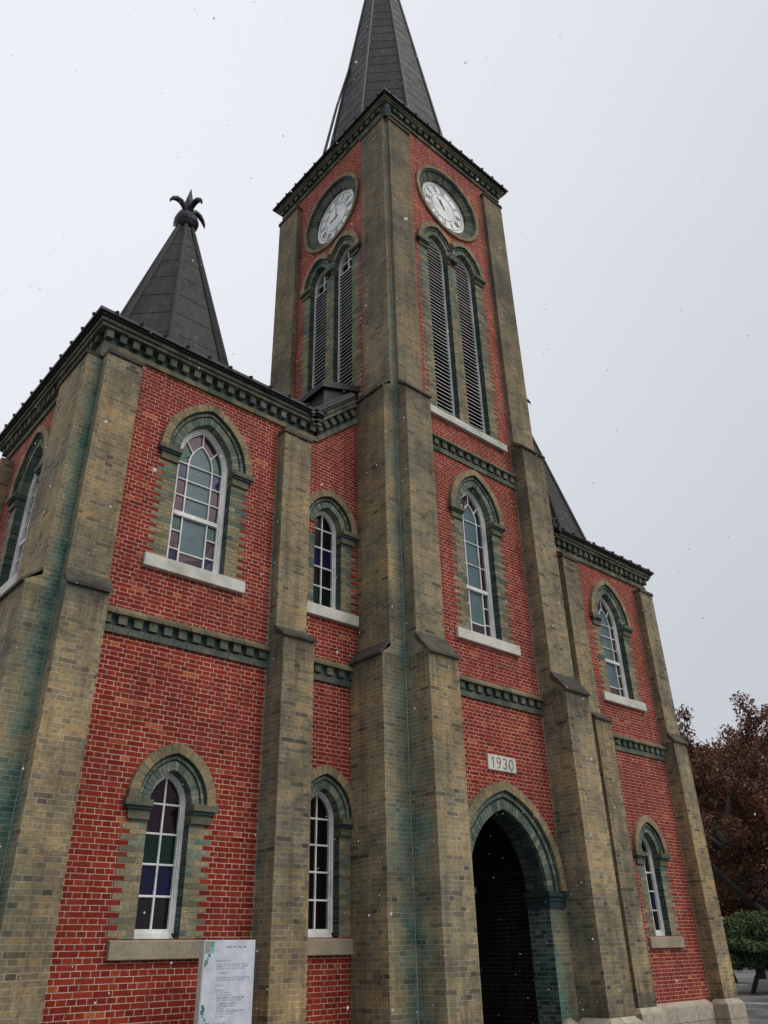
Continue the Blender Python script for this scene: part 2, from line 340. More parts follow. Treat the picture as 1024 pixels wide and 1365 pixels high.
def jambs(mb, F, w, z0, z1, depth, wl=0.335, ws=0.225, sides=(1, -1), cut=None):
    """toothed olive jambs of single bricks, their inner reveal in teal"""
    k = math.floor(z0/COURSE) ; z = k*COURSE
    while z < z1 - 0.005:
        a, b = max(z, z0)+0.004, min(z+COURSE, z1)-0.003
        if b - a > 0.012:
            long_ = (k % 2 == 0)
            for s in sides:
                W = wl if long_ else ws
                if cut and s in cut: W = min(W, cut[s])
                cuts = [0, 0.11, W] if long_ else [0, W]
                for i in range(len(cuts)-1):
                    u0, u1 = w + cuts[i], w + cuts[i+1] - (0.009 if i < len(cuts)-2 else 0)
                    d = 0.008 + random.uniform(-0.002, 0.002); dep = -depth if i == 0 else -0.02
                    p = [F(s*u0, dep, a), F(s*u1, dep, a), F(s*u1, d, a), F(s*u0, d, a), F(s*u0, dep, b), F(s*u1, dep, b), F(s*u1, d, b), F(s*u0, d, b)]
                    o = len(mb.v); mb.v += p; mb.al += [0.0]*8; tn = random.random()
                    green = 1 if random.random() < 0.06+0.75*max(0.0, (z-z0)/(z1-z0)-0.25) else 5
                    for f, m in (((0, 1, 2, 3), green), ((7, 6, 5, 4), green), ((0, 4, 5, 1), green), ((1, 5, 6, 2), green), ((2, 6, 7, 3), green), ((3, 7, 4, 0), 2 if i == 0 else green)):
                        mb.f.append(tuple(j+o for j in f)); mb.m.append(m); mb.tn.append(tn)
                p = [F(s*(w+0.005), -depth+0.003, z), F(s*(w+W), -depth+0.003, z), F(s*(w+W), 0.003, z), F(s*(w+0.005), 0.003, z)]
                zt = min(z+COURSE, z1); zb = max(z, z0)
                p = [(q[0], q[1], zb) for q in p] + [(q[0], q[1], zt) for q in p]
                mb.hexa(p, 3, 0.5)
        z += COURSE; k += 1
SURR = None
def surround(F, w, z0, zs, c, parent, t1=0.125, t2=0.195, t3=0.345, depth=0.22, clipR=None, clip=None, stop=0.25, name='arch_surround', nv=9, jamb_cut=None, hoodmat=0):
    mb = MB()                                      # 0 buff 1 green grey 2 teal 3 mortar 4 moulded
    jambs(mb, F, w, z0, zs-stop, depth, cut=jamb_cut)
    n1 = max(5, round((apex_z(w, zs, c)-zs+w)/0.075)); n3 = max(7, round((apex_z(w+t3, zs, c)-zs+w+t3)/0.15))
    vring(mb, F, c, zs, w, w+t1, 0.012, -depth, n1, 1, clip=clip, backing=3)
    vring(mb, F, c, zs, w+t1+0.002, w+t1+0.018, 0.006, -0.06, n1, 2, gap=0.002, clip=clip, tone=0.05)
    vring(mb, F, c, zs, w+t1+0.02, w+t2, 0.034, -0.06, n1, 1, gap=0.012, clip=clip, backing=3)
    vring(mb, F, c, zs, w+t2+0.002, w+t2+0.022, 0.058, -0.06, n1+10, 2, gap=0.018, clip=clip, tone=0.1)
    vring(mb, F, c, zs, w+t2+0.024, w+t3, 0.085, -0.03, n3, hoodmat, gap=0.006, clip=clip, backing=3)
    # imposts: two moulded courses
    for s in (1, -1):
        u1 = w+t3+0.03
        if jamb_cut and s in jamb_cut: u1 = w+jamb_cut[s]-0.002
        def blk(ua, ub, dpt, za, zb, m):
            if clip and not clip(s*ub, za): return
            mb.hexa([F(s*ua, -depth, za), F(s*ub, -depth, za), F(s*ub, dpt, za), F(s*ua, dpt, za), F(s*ua, -depth, zb), F(s*ub, -depth, zb), F(s*ub, dpt, zb), F(s*ua, dpt, zb)], m, 0.4)
        blk(w-0.012, u1, 0.105, zs-0.085, zs-0.004, 4)
        blk(w-0.006, u1-0.03, 0.075, zs-0.125, zs-0.087, 2)
        blk(w-0.003, u1-0.07, 0.045, zs-stop, zs-0.127, 4)
    return mb.obj(name, [BUFF, GREENB, TEALB, MORTAR, MOULD, JAMB], parent)
def strip(mb, F, outer, inner, d0, d1, mat=0, tone=0.5, closed=False):
    n = len(outer)
    for i in range(n-1 if not closed else n):
        j = (i+1) % n
        q = [outer[i], outer[j], inner[j], inner[i]]
        mb.hexa([F(x, d0, z) for x, z in q] + [F(x, d1, z) for x, z in q], mat, tone)
def bar(mb, F, a, b, wd, d0, d1, mat=0, tone=0.5):
    ax, az = a; bx, bz = b; L = math.hypot(bx-ax, bz-az); nx, nz_ = -(bz-az)/L*wd/2, (bx-ax)/L*wd/2
    q = [(ax+nx, az+nz_), (bx+nx, bz+nz_), (bx-nx, bz-nz_), (ax-nx, az-nz_)]
    mb.hexa([F(x, d0, z) for x, z in q] + [F(x, d1, z) for x, z in q], mat, tone)
def pane(mb, F, pts, d, mat):
    mb.add([F(x, d+random.uniform(-0.002, 0.002), z) for x, z in pts], [tuple(range(len(pts)))], mat)
def sill(F, u0, u1, z0, z1, parent, mat, proud=0.07):
    mb = MB()
    mb.prism([F(u0, -0.2, z0), F(u0, proud, z0), F(u0, proud, z1-0.02), F(u0, -0.2, z1+0.015)], [F(u1, -0.2, z0), F(u1, proud, z0), F(u1, proud, z1-0.02), F(u1, -0.2, z1+0.015)], 0, 0.5)
    return mb.obj('sill', mat, parent, bevel=0.008)
def inner(pts, w, c, zs, k):    # points of a concentric arch between t0 and t1 on one side
    pass
def arc(w, zs, c, t0, t1, n, sgn):
    R = w+c; tm = math.acos(c/R)
    return [(sgn*(-c+R*math.cos(tm*(t0+(t1-t0)*i/n))), zs+R*math.sin(tm*(t0+(t1-t0)*i/n))) for i in range(n+1)]
DF, DG = -0.13, -0.20           # faces of the joinery and of the glass
def frame_mb(F, w, z0, zs, c, fw, fb):
    mb = MB(); o = arch_pts(w-0.003, z0, zs, c); i = arch_pts(w-fw, z0+fb, zs, c)
    o2 = arch_pts(w-fw*0.72, z0+fb*0.6, zs, c)
    strip(mb, F, o, o2, DF, DG-0.04); strip(mb, F, o2, i, DF-0.022, DG-0.04)
    bar(mb, F, (-w+0.003, z0+fb*0.3), (w-0.003, z0+fb*0.3), fb*0.6, DF, DG-0.04); bar(mb, F, (-w+fw*0.72, z0+fb*0.8), (w-fw*0.72, z0+fb*0.8), fb*0.4, DF-0.03, DG-0.04)
    return mb
def big_window(F, parent, w, z0, zs, c, rail, label=None, clip=None, sill_u=None):
    fw = 0.098; mb = frame_mb(F, w, z0, zs, c, fw, 0.075)
    W = w-fw; b = W*0.44; WI = W-b; zb = z0+0.075; ci = c
    za = zs-0.05                                        # foot of the inner arch
    bar(mb, F, (-W, rail), (W, rail), 0.075, DF-0.015, DG-0.02)
    bd = dict(d0=DG+0.03, d1=DG-0.01)
    rows = [rail+0.037 + (za-rail-0.037)*k/3 for k in range(4)]
    for s in (1, -1):
        bar(mb, F, (s*WI, zb), (s*WI, za), 0.024, **bd)
    for z in rows[1:]: bar(mb, F, (-W, z), (W, z), 0.022, DG+0.028, DG-0.01)
    ia = [arc(WI, za, ci, 0, 1, 8, s) for s in (1, -1)]
    for p in ia:
        for k in range(8): bar(mb, F, p[k], p[k+1], 0.024, **bd)
    top_o = apex_z(W, zs, c); top_i = apex_z(WI, za, ci)
    bar(mb, F, (0, top_i), (0, top_o), 0.022, **bd)
    for s in (1, -1):
        a = arc(WI, za, ci, 0, 1, 8, s)[4]; o = arc(W, zs, c, 0, 1, 8, s)[4]; bar(mb, F, a, o, 0.022, DG+0.027, DG-0.01)
    lo = [zb, zb+(rail-zb)*0.27, zb+(rail-zb)*0.64, rail-0.037]
    for s in (1, -1):
        bar(mb, F, (s*W, lo[1]), (s*WI, lo[1]), 0.022, **bd); bar(mb, F, (s*W, lo[2]), (s*WI, lo[2]), 0.022, **bd)
    bar(mb, F, (-WI, lo[1]-0.03), (WI, lo[1]-0.03), 0.022, DG+0.026, DG-0.01)
    win = mb.obj('window', WOOD, parent, bevel=0.004)
    if label: win['label'] = label
    g = MB()
    for s in (1, -1):
        sc = [2, 0, 0]
        for k in range(3): pane(g, F, [(s*WI, rows[k]), (s*W, rows[k]), (s*W, rows[k+1]), (s*WI, rows[k+1])], DG, [0, 0, 2][k])
        o = arc(W, zs, c, 0, .5, 5, s); i_ = arc(WI, za, ci, 0, .5, 5, s); pane(g, F, [(s*W, za)]+o + i_[::-1], DG, 1)
        o = arc(W, zs, c, .5, 1, 5, s); i_ = arc(WI, za, ci, .5, 1, 5, s); pane(g, F, o + i_[::-1], DG, 0)
        for k, m in enumerate((2, 0, 1)): pane(g, F, [(s*WI, lo[k]), (s*W, lo[k]), (s*W, lo[k+1]), (s*WI, lo[k+1])], DG, m)
    for k in range(3): pane(g, F, [(-WI, rows[k]), (WI, rows[k]), (WI, rows[k+1]), (-WI, rows[k+1])], DG, 3)
    pane(g, F, arc(WI, za, ci, 0, 1, 8, 1) + arc(WI, za, ci, 0, 1, 8, -1)[::-1][1:], DG, 3)
    pane(g, F, [(-WI, lo[1]-.03), (WI, lo[1]-.03), (WI, lo[3]), (-WI, lo[3])], DG, 3); pane(g, F, [(-WI, zb), (WI, zb), (WI, lo[1]-.03), (-WI, lo[1]-.03)], DG, 0)
    g.obj('stained_glass', GLASSES, win, fix=False)
    surround(F, w, z0, zs, c, win, clip=clip)
    u = sill_u or (-(w+0.36), w+0.37)
    sill(F, u[0], u[1], z0-0.218, z0, win, SILL)
    return win
def narrow_window(F, parent, w, z0, zs, c, cols, clip=None, sillmat=None, sill_u=None, fb=0.11, nrow=4):
    fw = 0.072; mb = frame_mb(F, w, z0, zs, c, fw, fb); W = w-fw; zb = z0+fb
    bar(mb, F, (0, zb), (0, apex_z(W, zs, c)), 0.026, DG+0.03, DG-0.01)
    rows = [zb + (zs-zb)*k/nrow for k in range(nrow+1)]
    for z in rows[1:]: bar(mb, F, (-W, z), (W, z), 0.026, DG+0.028, DG-0.01)
    win = mb.obj('window', WOOD, parent, bevel=0.004)
    g = MB()
    for s in (1, -1):
        for k in range(nrow): pane(g, F, [(0, rows[k]), (s*W, rows[k]), (s*W, rows[k+1]), (0, rows[k+1])], DG, cols[k])
        pane(g, F, [(0, zs)] + arc(W, zs, c, 0, 1, 8, s), DG, cols[nrow])
    g.obj('stained_glass', GLASSES, win, fix=False)
    surround(F, w, z0, zs, c, win, t1=0.11, t2=0.175, t3=0.33, stop=0.24, clip=clip, jamb_cut=None)
    u = sill_u or (-(w+0.32), w+0.34)
    sill(F, u[0], u[1], z0-0.22, z0, win, sillmat or SILL)
    return win

# ------------------------------------------------------------------ walls with openings
def wall(name, F, outline, holes, parent, mat=None):
    bm = bmesh.new(); edges = []
    for loop in [outline]+holes:
        vs = [bm.verts.new(F(u, 0.0, z)) for u, z in loop]
        edges += [bm.edges.new((vs[i], vs[(i+1) % len(vs)])) for i in range(len(vs))]
    bmesh.ops.triangle_fill(bm, use_beauty=True, use_dissolve=False, edges=edges)
    want = Vector(F(0, 1, 0)) - Vector(F(0, 0, 0))
    for f in bm.faces:
        f.normal_update()
        if f.normal.dot(want) < 0: f.normal_flip()
    me = bpy.data.meshes.new(name); bm.to_mesh(me); bm.free(); me.materials.append(mat or RED)
    o = bpy.data.objects.new(name, me); COL.objects.link(o); child(o, parent); return o
def circle(cu, cz, r, n=48): return [(cu+r*math.cos(2*math.pi*i/n), cz+r*math.sin(2*math.pi*i/n)) for i in range(n)]
def shift(pts, du): return [(x+du, z) for x, z in pts]

BW = dict(w=0.49, z0=5.222, zs=7.13, c=0.32)
LW = dict(w=0.30, z0=0.245, zs=1.82, c=0.14)
AWU = dict(w=0.30, z0=5.222, zs=6.79, c=0.10)
AWL = dict(w=0.30, z0=0.25, zs=1.84, c=0.14)
CW = dict(w=0.445, z0=5.18, zs=7.74, c=0.34)
DW = dict(w=0.95, zs=0.90, c=0.31)
LV = dict(w=0.345, z0=9.975, zs=14.95, c=0.20)
def hole(cu, d, dz=0.0): return shift(arch_pts(d['w'], d['z0']+dz, d['zs'], d['c']), cu)
F10, F9 = front(YF), front(YC)
XW, XA = 5.17, 7.70               # window axes of corner tower and side bay
XCW, XLV, XCL = 10.83, 10.75, 10.81
RK = 0.904                        # rake of the side bays
def bay_outline(m):
    f = (lambda x: x) if not m else mir
    top = ZT+0.45
    pts = [(X0, GROUND), (XC+0.05, GROUND), (XC+0.05, ZT+(XC+0.05-7.36)*RK+0.3), (7.36, ZT+0.3), (7.36, top), (X0, top)]
    return [(f(x), z) for x, z in pts]
wall('tower_wall', F10(0), bay_outline(0), [hole(XW, BW), hole(XW, LW), hole(XA, AWU), hole(XA, AWL)], church)
wall('tower_wall', F10(0), bay_outline(1), [hole(mir(XW), BW), hole(mir(XW), LW), hole(mir(XA), AWU), hole(mir(XA), AWL)], church)
CLK_Z, CLK_R = 17.03, 0.80
lv = [-0.49, 0.49]
central_holes = [hole(XCW, CW), shift(arch_pts(DW['w'], -1.45, DW['zs'], DW['c'], 20), AX), circle(XCL, CLK_Z, CLK_R+0.33)] + [hole(XLV+k, LV) for k in lv]
wall('clock_tower_wall', F9(0), [(XC, GROUND), (XD, GROUND), (XD, ZC+0.4), (XC, ZC+0.4)], central_holes, church)
YLC = 11.36                       # axis of the central tower's side
FL = leftw(XC)
wall('clock_tower_wall', FL(0), [(-YC, GROUND), (-YCB, GROUND), (-YCB, ZC+0.4), (-YC, ZC+0.4)], [circle(-YLC, CLK_Z, CLK_R+0.33)] + [hole(-YLC+k, LV) for k in lv], church)
FT = leftw(X0); YTW = 12.43
wall('tower_wall', FT(0), [(-YF, GROUND), (-TB, GROUND), (-TB, ZT+0.45), (-YF, ZT+0.45)], [hole(-YTW, BW), hole(-YTW, LW)], church)
mb = MB()                          # plain sides away from the camera
def vquad(x0, y0, x1, y1, z0, z1): mb.add([(x0, y0, z0), (x1, y1, z0), (x1, y1, z1), (x0, y0, z1)], [(0, 1, 2, 3)])
vquad(X0, TB, XL1, TB, GROUND, ZT+.45); vquad(XL1, YF+.01, XL1, TB, 7.0, ZT+.45)
vquad(mir(X0), TB, mir(XL1), TB, GROUND, ZT+.45); vquad(mir(X0), YF, mir(X0), TB, GROUND, ZT+.45); vquad(mir(XL1), YF+.01, mir(XL1), TB, 7.0, ZT+.45)
vquad(XD, YC, XD, YCB, GROUND, ZC+.4); vquad(XC, YCB, XD, YCB, GROUND, ZC+.4)
mb.obj('rear_wall', RED, church, fix=False)

# windows
big_window(F10(XW), church, rail=6.135, label='wide stained glass window high in the front of the left corner tower', **BW)
big_window(F10(mir(XW)), church, rail=6.135, label='wide stained glass window high in the front of the right corner tower', **BW)
big_window(FT(YTW), church, rail=6.135, label='wide stained glass window in the side wall of the left corner tower', **BW)
big_window(F9(XCW), church, rail=6.18, label='tall stained glass window in the clock tower front above the doorway', sill_u=(-0.84, 0.89), **CW)
lowc = [4, 5, 7, 6, 6]
for cx in (XW, mir(XW)): narrow_window(F10(cx), church, cols=lowc, sillmat=SILL2, **LW)
narrow_window(FT(YTW), church, cols=lowc, sillmat=SILL2, **LW)
for cx, sg in ((XA, 1), (mir(XA), -1)):
    cl = (lambda sg: (lambda x, z: sg*x > -0.57))(sg)
    su = (-0.55, 0.665) if sg > 0 else (-0.665, 0.55)
    narrow_window(F10(cx), church, cols=[7, 6, 5, 6, 6], clip=cl, sill_u=su, fb=0.07, **AWU)
    narrow_window(F10(cx), church, cols=[4, 4, 4, 4, 4], clip=cl, sill_u=su, sillmat=SILL2, **AWL)

# belfry louvres
def louvre(F, parent, muntin, clip, jc):
    w, z0, zs, c = LV['w'], LV['z0'], LV['zs'], LV['c']
    mb = frame_mb(F, w, z0, zs, c, 0.05, 0.03); win = mb.obj('louvre_window', WOOD, parent)
    sl = MB(); z = z0+0.06; W = w-0.05; top = zs-0.25 if muntin else apex_z(W, zs, c)-0.12
    while z < top:
        R = W+c; ww = W if z < zs else max(0.05, -c+math.sqrt(max(0.001, R*R-(z-zs)**2)))
        dd = random.uniform(-0.006, 0.006)
        q = [(DF-0.002, z-0.040), (DF-0.002, z-0.012), (DG-0.05, z+0.055), (DG-0.05, z+0.035)]
        sl.prism([F(-ww, d, zz+dd) for d, zz in q], [F(ww, d, zz+dd*0.6) for d, zz in q], 0)
        q = [(DF+0.003, z-0.034), (DF+0.003, z-0.024), (DF-0.004, z-0.022), (DF-0.004, z-0.036)]
        sl.prism([F(-ww, d, zz+dd) for d, zz in q], [F(ww, d, zz+dd*0.6) for d, zz in q], 1)
        z += 0.106
    sl.obj('louvre_slats', [SLAT, WOOD], win)
    if muntin:
        mm = MB(); bar(mm, F, (0, zs-0.3), (0, apex_z(W, zs, c)), 0.03, DG+0.03, DG-0.01); bar(mm, F, (-W, zs+0.08), (W, zs+0.08), 0.03, DG+0.032, DG-0.01)
        bar(mm, F, (-W, zs-0.2), (W, zs-0.2), 0.035, DG+0.033, DG-0.01); mm.obj('glazing_bar', WOOD, win)
    v = MB(); v.add([F(x, DG-0.09, z) for x, z in arch_pts(w-0.005, z0, zs, c)], [tuple(range(len(arch_pts(w, z0, zs, c))))]); v.obj('dark_gap_sheet', VOID, win, fix=False)  # near-black sheet added for the dark gap behind the slats
    s = surround(F, w, z0, zs, c, win, t1=0.11, t2=0.17, t3=0.33, depth=0.20, clip=clip, stop=0.22, jamb_cut=jc)
    return win
def louvre_pair(Fm, ctr, parent, muntin, us):
    for k in lv:
        cl = (lambda k: (lambda x, z: (x < 0.489) if k < 0 else (x > -0.489)))(k)
        louvre(Fm(ctr + (k if us > 0 else -k)), parent, muntin, cl, {1 if k < 0 else -1: 0.143})
    F = Fm(ctr); mb = MB()
    mb.prism([F(-1.24, -0.2, LV['z0']-0.19), F(-1.24, 0.08, LV['z0']-0.19), F(-1.24, 0.08, LV['z0']-0.02), F(-1.24, -0.2, LV['z0']+0.01)],
             [F(1.28, -0.2, LV['z0']-0.19), F(1.28, 0.08, LV['z0']-0.19), F(1.28, 0.08, LV['z0']-0.02), F(1.28, -0.2, LV['z0']+0.01)], 0, 0.6)
    mb.obj('belfry_sill', SILL, parent)
    m2 = MB()          # front of the pier between the two lights
    u0, u1 = -0.49+LV['w']+0.001, 0.49-LV['w']-0.001
louvre_pair(F9, XLV, church, False, 1)
louvre_pair(FL, YLC, church, True, -1)

# clocks
def clock(F, parent, ang_h, ang_m, label):
    mb = MB(); n = 40
    pts = circle(0, 0, CLK_R+0.03, n)
    mb.prism([F(x, -0.15, CLK_Z+z) for x, z in pts], [F(x, -0.25, CLK_Z+z) for x, z in pts], 0, 0.5)
    ck = mb.obj('clock', DIAL, parent); ck['label'] = label
    rg = MB(); m = 64
    for i in range(m):
        a0, a1 = 2*math.pi*(i+.06)/m, 2*math.pi*(i+.94)/m
        for r0, r1, da, db, mt in ((CLK_R, CLK_R+0.20, -0.085, -0.01, 1), (CLK_R+0.203, CLK_R+0.25, 0.03, 0.03, 2), (CLK_R+0.253, CLK_R+0.345, 0.06, 0.06, 0)):
            if mt == 0 and i % 2: continue
            b1 = a1 if mt else 2*math.pi*(i+1.96)/m
            q = [(r0, a0, da), (r1, a0, db), (r1, b1, db), (r0, b1, da)]
            rg.hexa([F(r*math.cos(a), d, CLK_Z+r*math.sin(a)) for r, a, d in q] + [F(r*math.cos(a), -0.16, CLK_Z+r*math.sin(a)) for r, a, d in q], mt)
    o_, i_ = circle(0, CLK_Z, CLK_R+0.34, 48), circle(0, CLK_Z, CLK_R+0.005, 48)
    strip(rg, F, o_, i_, -0.10, -0.17, 2, 0.5, True); strip(rg, F, o_, circle(0, CLK_Z, CLK_R+0.19, 48), -0.012, -0.1, 2, 0.5, True)
    rg.obj('clock_surround', [BUFF, CLKR, TEALB, MORTAR], ck)
    nm = MB()
    for r, wd in ((0.69, 0.011), (0.42, 0.010)): strip(nm, F, circle(0, CLK_Z, r+wd/2, 48), circle(0, CLK_Z, r-wd/2, 48), -0.142, -0.152, 0, 0.5, True)
    rom = ['XII', 'I', 'II', 'III', 'IIII', 'V', 'VI', 'VII', 'VIII', 'IX', 'X', 'XI']
    for h, txt in enumerate(rom):
        a = 2*math.pi*h/12; ca, sa = math.cos(a), math.sin(a)
        wd = {'I': 0.045, 'V': 0.10, 'X': 0.10}; tot = sum(wd[t] for t in txt); x = -tot/2
        def T(u, v): return (u*ca + v*sa, CLK_Z - u*sa + v*ca)
        for t in txt:
            c0 = x + wd[t]/2; lo_, hi_ = 0.47, 0.645
            if t == 'I': bar(nm, F, T(c0, lo_), T(c0, hi_), 0.014, -0.143, -0.152)
            elif t == 'V': bar(nm, F, T(c0-0.035, hi_), T(c0, lo_), 0.016, -0.143, -0.152); bar(nm, F, T(c0+0.035, hi_), T(c0, lo_), 0.008, -0.144, -0.152)
            else: bar(nm, F, T(c0-0.035, hi_), T(c0+0.035, lo_), 0.016, -0.143, -0.152); bar(nm, F, T(c0+0.035, hi_), T(c0-0.035, lo_), 0.008, -0.144, -0.152)
            x += wd[t]
    nm.obj('numeral_ring', NUMB, ck)
    for ang, L, wd in ((ang_h, 0.25, 0.022), (ang_m, 0.34, 0.014)):
        h = MB(); a = R_(ang); bar(h, F, (-math.sin(a)*0.08, CLK_Z-math.cos(a)*0.08), (math.sin(a)*L, CLK_Z+math.cos(a)*L), wd, -0.128, -0.138); h.obj('clock_hand', INK, ck)
clock(F9(XCL), church, -28, -40, 'white clock face on the front of the clock tower')
clock(FL(YLC), church, -98, 1, 'white clock face on the left side of the clock tower')

# ------------------------------------------------------------------ buttresses
def butt_front(x0, x1, Yb, stages, ztop, parent, alg=(0, 0), label=None, z0=GROUND+0.6):
    """stages: (front y, z of lip, z of weathering top) from the bottom up; the last one runs to ztop"""
    prof = [(Yb, z0)]
    for i, (y, zl, zt) in enumerate(stages):
        prof.append((y, z0 if i == 0 else stages[i-1][2])); prof.append((y, zl if zl else ztop))
    prof.append((Yb, ztop))
    mb = MB(); al0, al1 = alg
    al = [(al0 if abs(y-Yb) < .01 else al0*.35) for y, z in prof] + [(al1 if abs(y-Yb) < .01 else al1*.35) for y, z in prof]
    mb.prism([(x0, y, z) for y, z in prof], [(x1, y, z) for y, z in prof], 0, 0.5, al)
    b = mb.obj('buttress', OLIVE, parent, bevel=0.006)
    for i in range(len(stages)-1):
        y, zl, zt = stages[i]; y2 = stages[i+1][0]; m = MB(); e = 0.04; th = 0.06
        sl = (zt-zl)/(y2-y)
        q = [(y-e, zl-th*0.2-sl*e), (y-e, zl-sl*e+th*0.7), (y2+0.02, zt+0.02*sl+th*0.7), (y2+0.02, zt-0.08)]
        m.prism([(x0-e*.8, a, z) for a, z in q], [(x1+e*.8, a, z) for a, z in q], 0)
        m.obj('weathering_cap', CAP, b, bevel=0.012)
    return b
def butt_side(y0, y1, Xb, stages, ztop, parent, sgn=-1, alg=(0, 0), z0=GROUND+0.6):
    prof = [(Xb, z0)]
    for i, (x, zl, zt) in enumerate(stages):
        prof.append((x, z0 if i == 0 else stages[i-1][2])); prof.append((x, zl if zl else ztop))
    prof.append((Xb, ztop))
    mb = MB()
    al = [(alg[0] if abs(x-Xb) < .01 else alg[0]*.4) for x, z in prof] + [alg[1]]*len(prof)
    mb.prism([(x, y0, z) for x, z in prof], [(x, y1, z) for x, z in prof], 0, 0.5, al)
    b = mb.obj('buttress', OLIVE, parent, bevel=0.006)
    for i in range(len(stages)-1):
        x, zl, zt = stages[i]; x2 = stages[i+1][0]; m = MB(); e = 0.04; th = 0.06; k = -sgn
        dx = abs(x2-x); sl = (zt-zl)/dx
        q = [(x-k*e, zl-th*0.2-sl*e), (x-k*e, zl-sl*e+th*0.7), (x2+k*0.02, zt+0.02*sl+th*0.7), (x2+k*0.02, zt-0.08)]
        m.prism([(a, y0-0.0*e, z) for a, z in q], [(a, y1+e*.8, z) for a, z in q], 0)
        m.obj('weathering_cap', CAP, b, bevel=0.012)
    return b
PT = 8.24                         # top of the corner tower pilasters
def slab(x0, x1, y0, y1, z0, z1, parent):
    m = MB(); m.box(x0, x1, y0, y1, z0, z1); m.obj('pilaster_cap', CAP, parent, bevel=0.008)
for f in (0, 1):
    g = (lambda x: x) if not f else mir
    xs = sorted((g(X0), g(3.80)))
    b = butt_front(xs[0], xs[1], YF, [(9.68, 4.37, 4.52), (9.79, None, None)], PT, church, alg=(0.95, 0.1) if not f else (0.2, 0.2))
    slab(xs[0]-0.0, xs[1]+0.02, 9.76, YF-.002, PT+0.002, PT+0.09, b)
    xs = sorted((g(6.54), g(7.13)))
    b = butt_front(xs[0], xs[1], YF, [(9.56, 4.36, 4.52), (9.785, None, None)], PT, church, alg=(0.75, 0.2))
    slab(xs[0]-.02, xs[1]+0.02, 9.755, YF-.002, PT+0.002, PT+0.09, b)
    b = butt_side(YF, 11.10, g(X0), [(g(2.785), 4.37, 4.55), (g(2.98), None, None)], PT, church, sgn=-1 if not f else 1, alg=(1.0, 0.15))
    xs = sorted((g(2.95), g(X0)-(0.002 if not f else -0.002)))
    slab(xs[0], xs[1], YF, 11.12, PT+0.002, PT+0.09, b)
    b = butt_side(13.80, TB, g(X0), [(g(2.785), 4.37, 4.55), (g(2.98), None, None)], PT, church, sgn=-1 if not f else 1, alg=(0.3, 0.2))
for f in (0, 1):
    g = (lambda x: x) if not f else mir
    xs = sorted((g(X0-.05), g(X0+.12))); m = MB(); m.box(xs[0], xs[1], YF-.05, YF+.12, PT+.02, ZT-.002); m.obj('corner_corbel', MOULD, church)
# central tower: pairs of angle buttresses
CS = lambda a, b, c_, t=4.66: [(a, 4.33, t), (b, 9.90, 10.08), (c_, None, None)]
bt = butt_front(XC, 9.41, YC, CS(8.62, 8.887, 9.065), 18.42, church, alg=(1.0, 0.25)); slab(XC-.02, 9.43, 9.03, YC-.002, 18.422, 18.52, bt)
bt = butt_front(12.24, 12.98, YC, CS(8.575, 8.83, 9.04), 18.42, church, alg=(0.6, 0.2)); slab(12.22, 13.0, 9.01, YC-.002, 18.422, 18.52, bt)
for f in (0, 1):
    g = (lambda x: x) if not f else (lambda x: XC+XD-x)
    bt = butt_side(YC, 10.0-.004, g(XC), CS(g(8.21), g(8.385), g(8.575), 4.53), 18.42, church, sgn=-1 if not f else 1, alg=(1.0, 0.2))
    xs = sorted((g(8.545), g(XC)-(0.002 if not f else -0.002))); slab(xs[0], xs[1], YC, 10.02, 18.422, 18.52, bt)
    bt = butt_side(12.75, YCB, g(XC), [(g(8.575), None, None)], 18.42, church, sgn=-1 if not f else 1, alg=(0.3, 0.2), z0=8.0)
    slab(xs[0], xs[1], 12.73, YCB+.03, 18.422, 18.52, bt)
# corbel at the tower corner, stained green
mb = MB(); mb.prism([(XC-.09, YC-.09, 18.56), (XC+.02, YC-.09, 18.56), (XC+.02, YC+.02, 18.56), (XC-.09, YC+.02, 18.56)], [(XC-.17, YC-.17, 18.82), (XC+.05, YC-.17, 18.82), (XC+.05, YC+.05, 18.82), (XC-.17, YC+.05, 18.82)], 0)
mb.obj('corner_corbel', TEALB, church)

def seam(x, y, z0, z1, wd=0.014):
    m = MB(); n = max(2, int((z1-z0)/0.25))
    for i in range(n):
        a, b = z0+(z1-z0)*i/n, z0+(z1-z0)*(i+1)/n; j = [random.uniform(-.002, .002) for _ in range(2)]
        m.box(x-wd/2+j[0], x+wd/2+j[0], y-wd/2, y+wd/2, a, b)
    m.obj('mortar_seam', MORTAR, church)
for f in (0, 1):
    g = (lambda x: x) if not f else mir
    seam(g(6.54), YF, GROUND+.7, PT); seam(g(3.80), YF, GROUND+.7, PT) if f else None
    seam(g(X0), YF, GROUND+.7, 4.3, 0.012) if not f else None
seam(XC, YC, GROUND+.7, 18.4, 0.02); seam(12.24, YC, GROUND+.7, 18.4, 0.018)

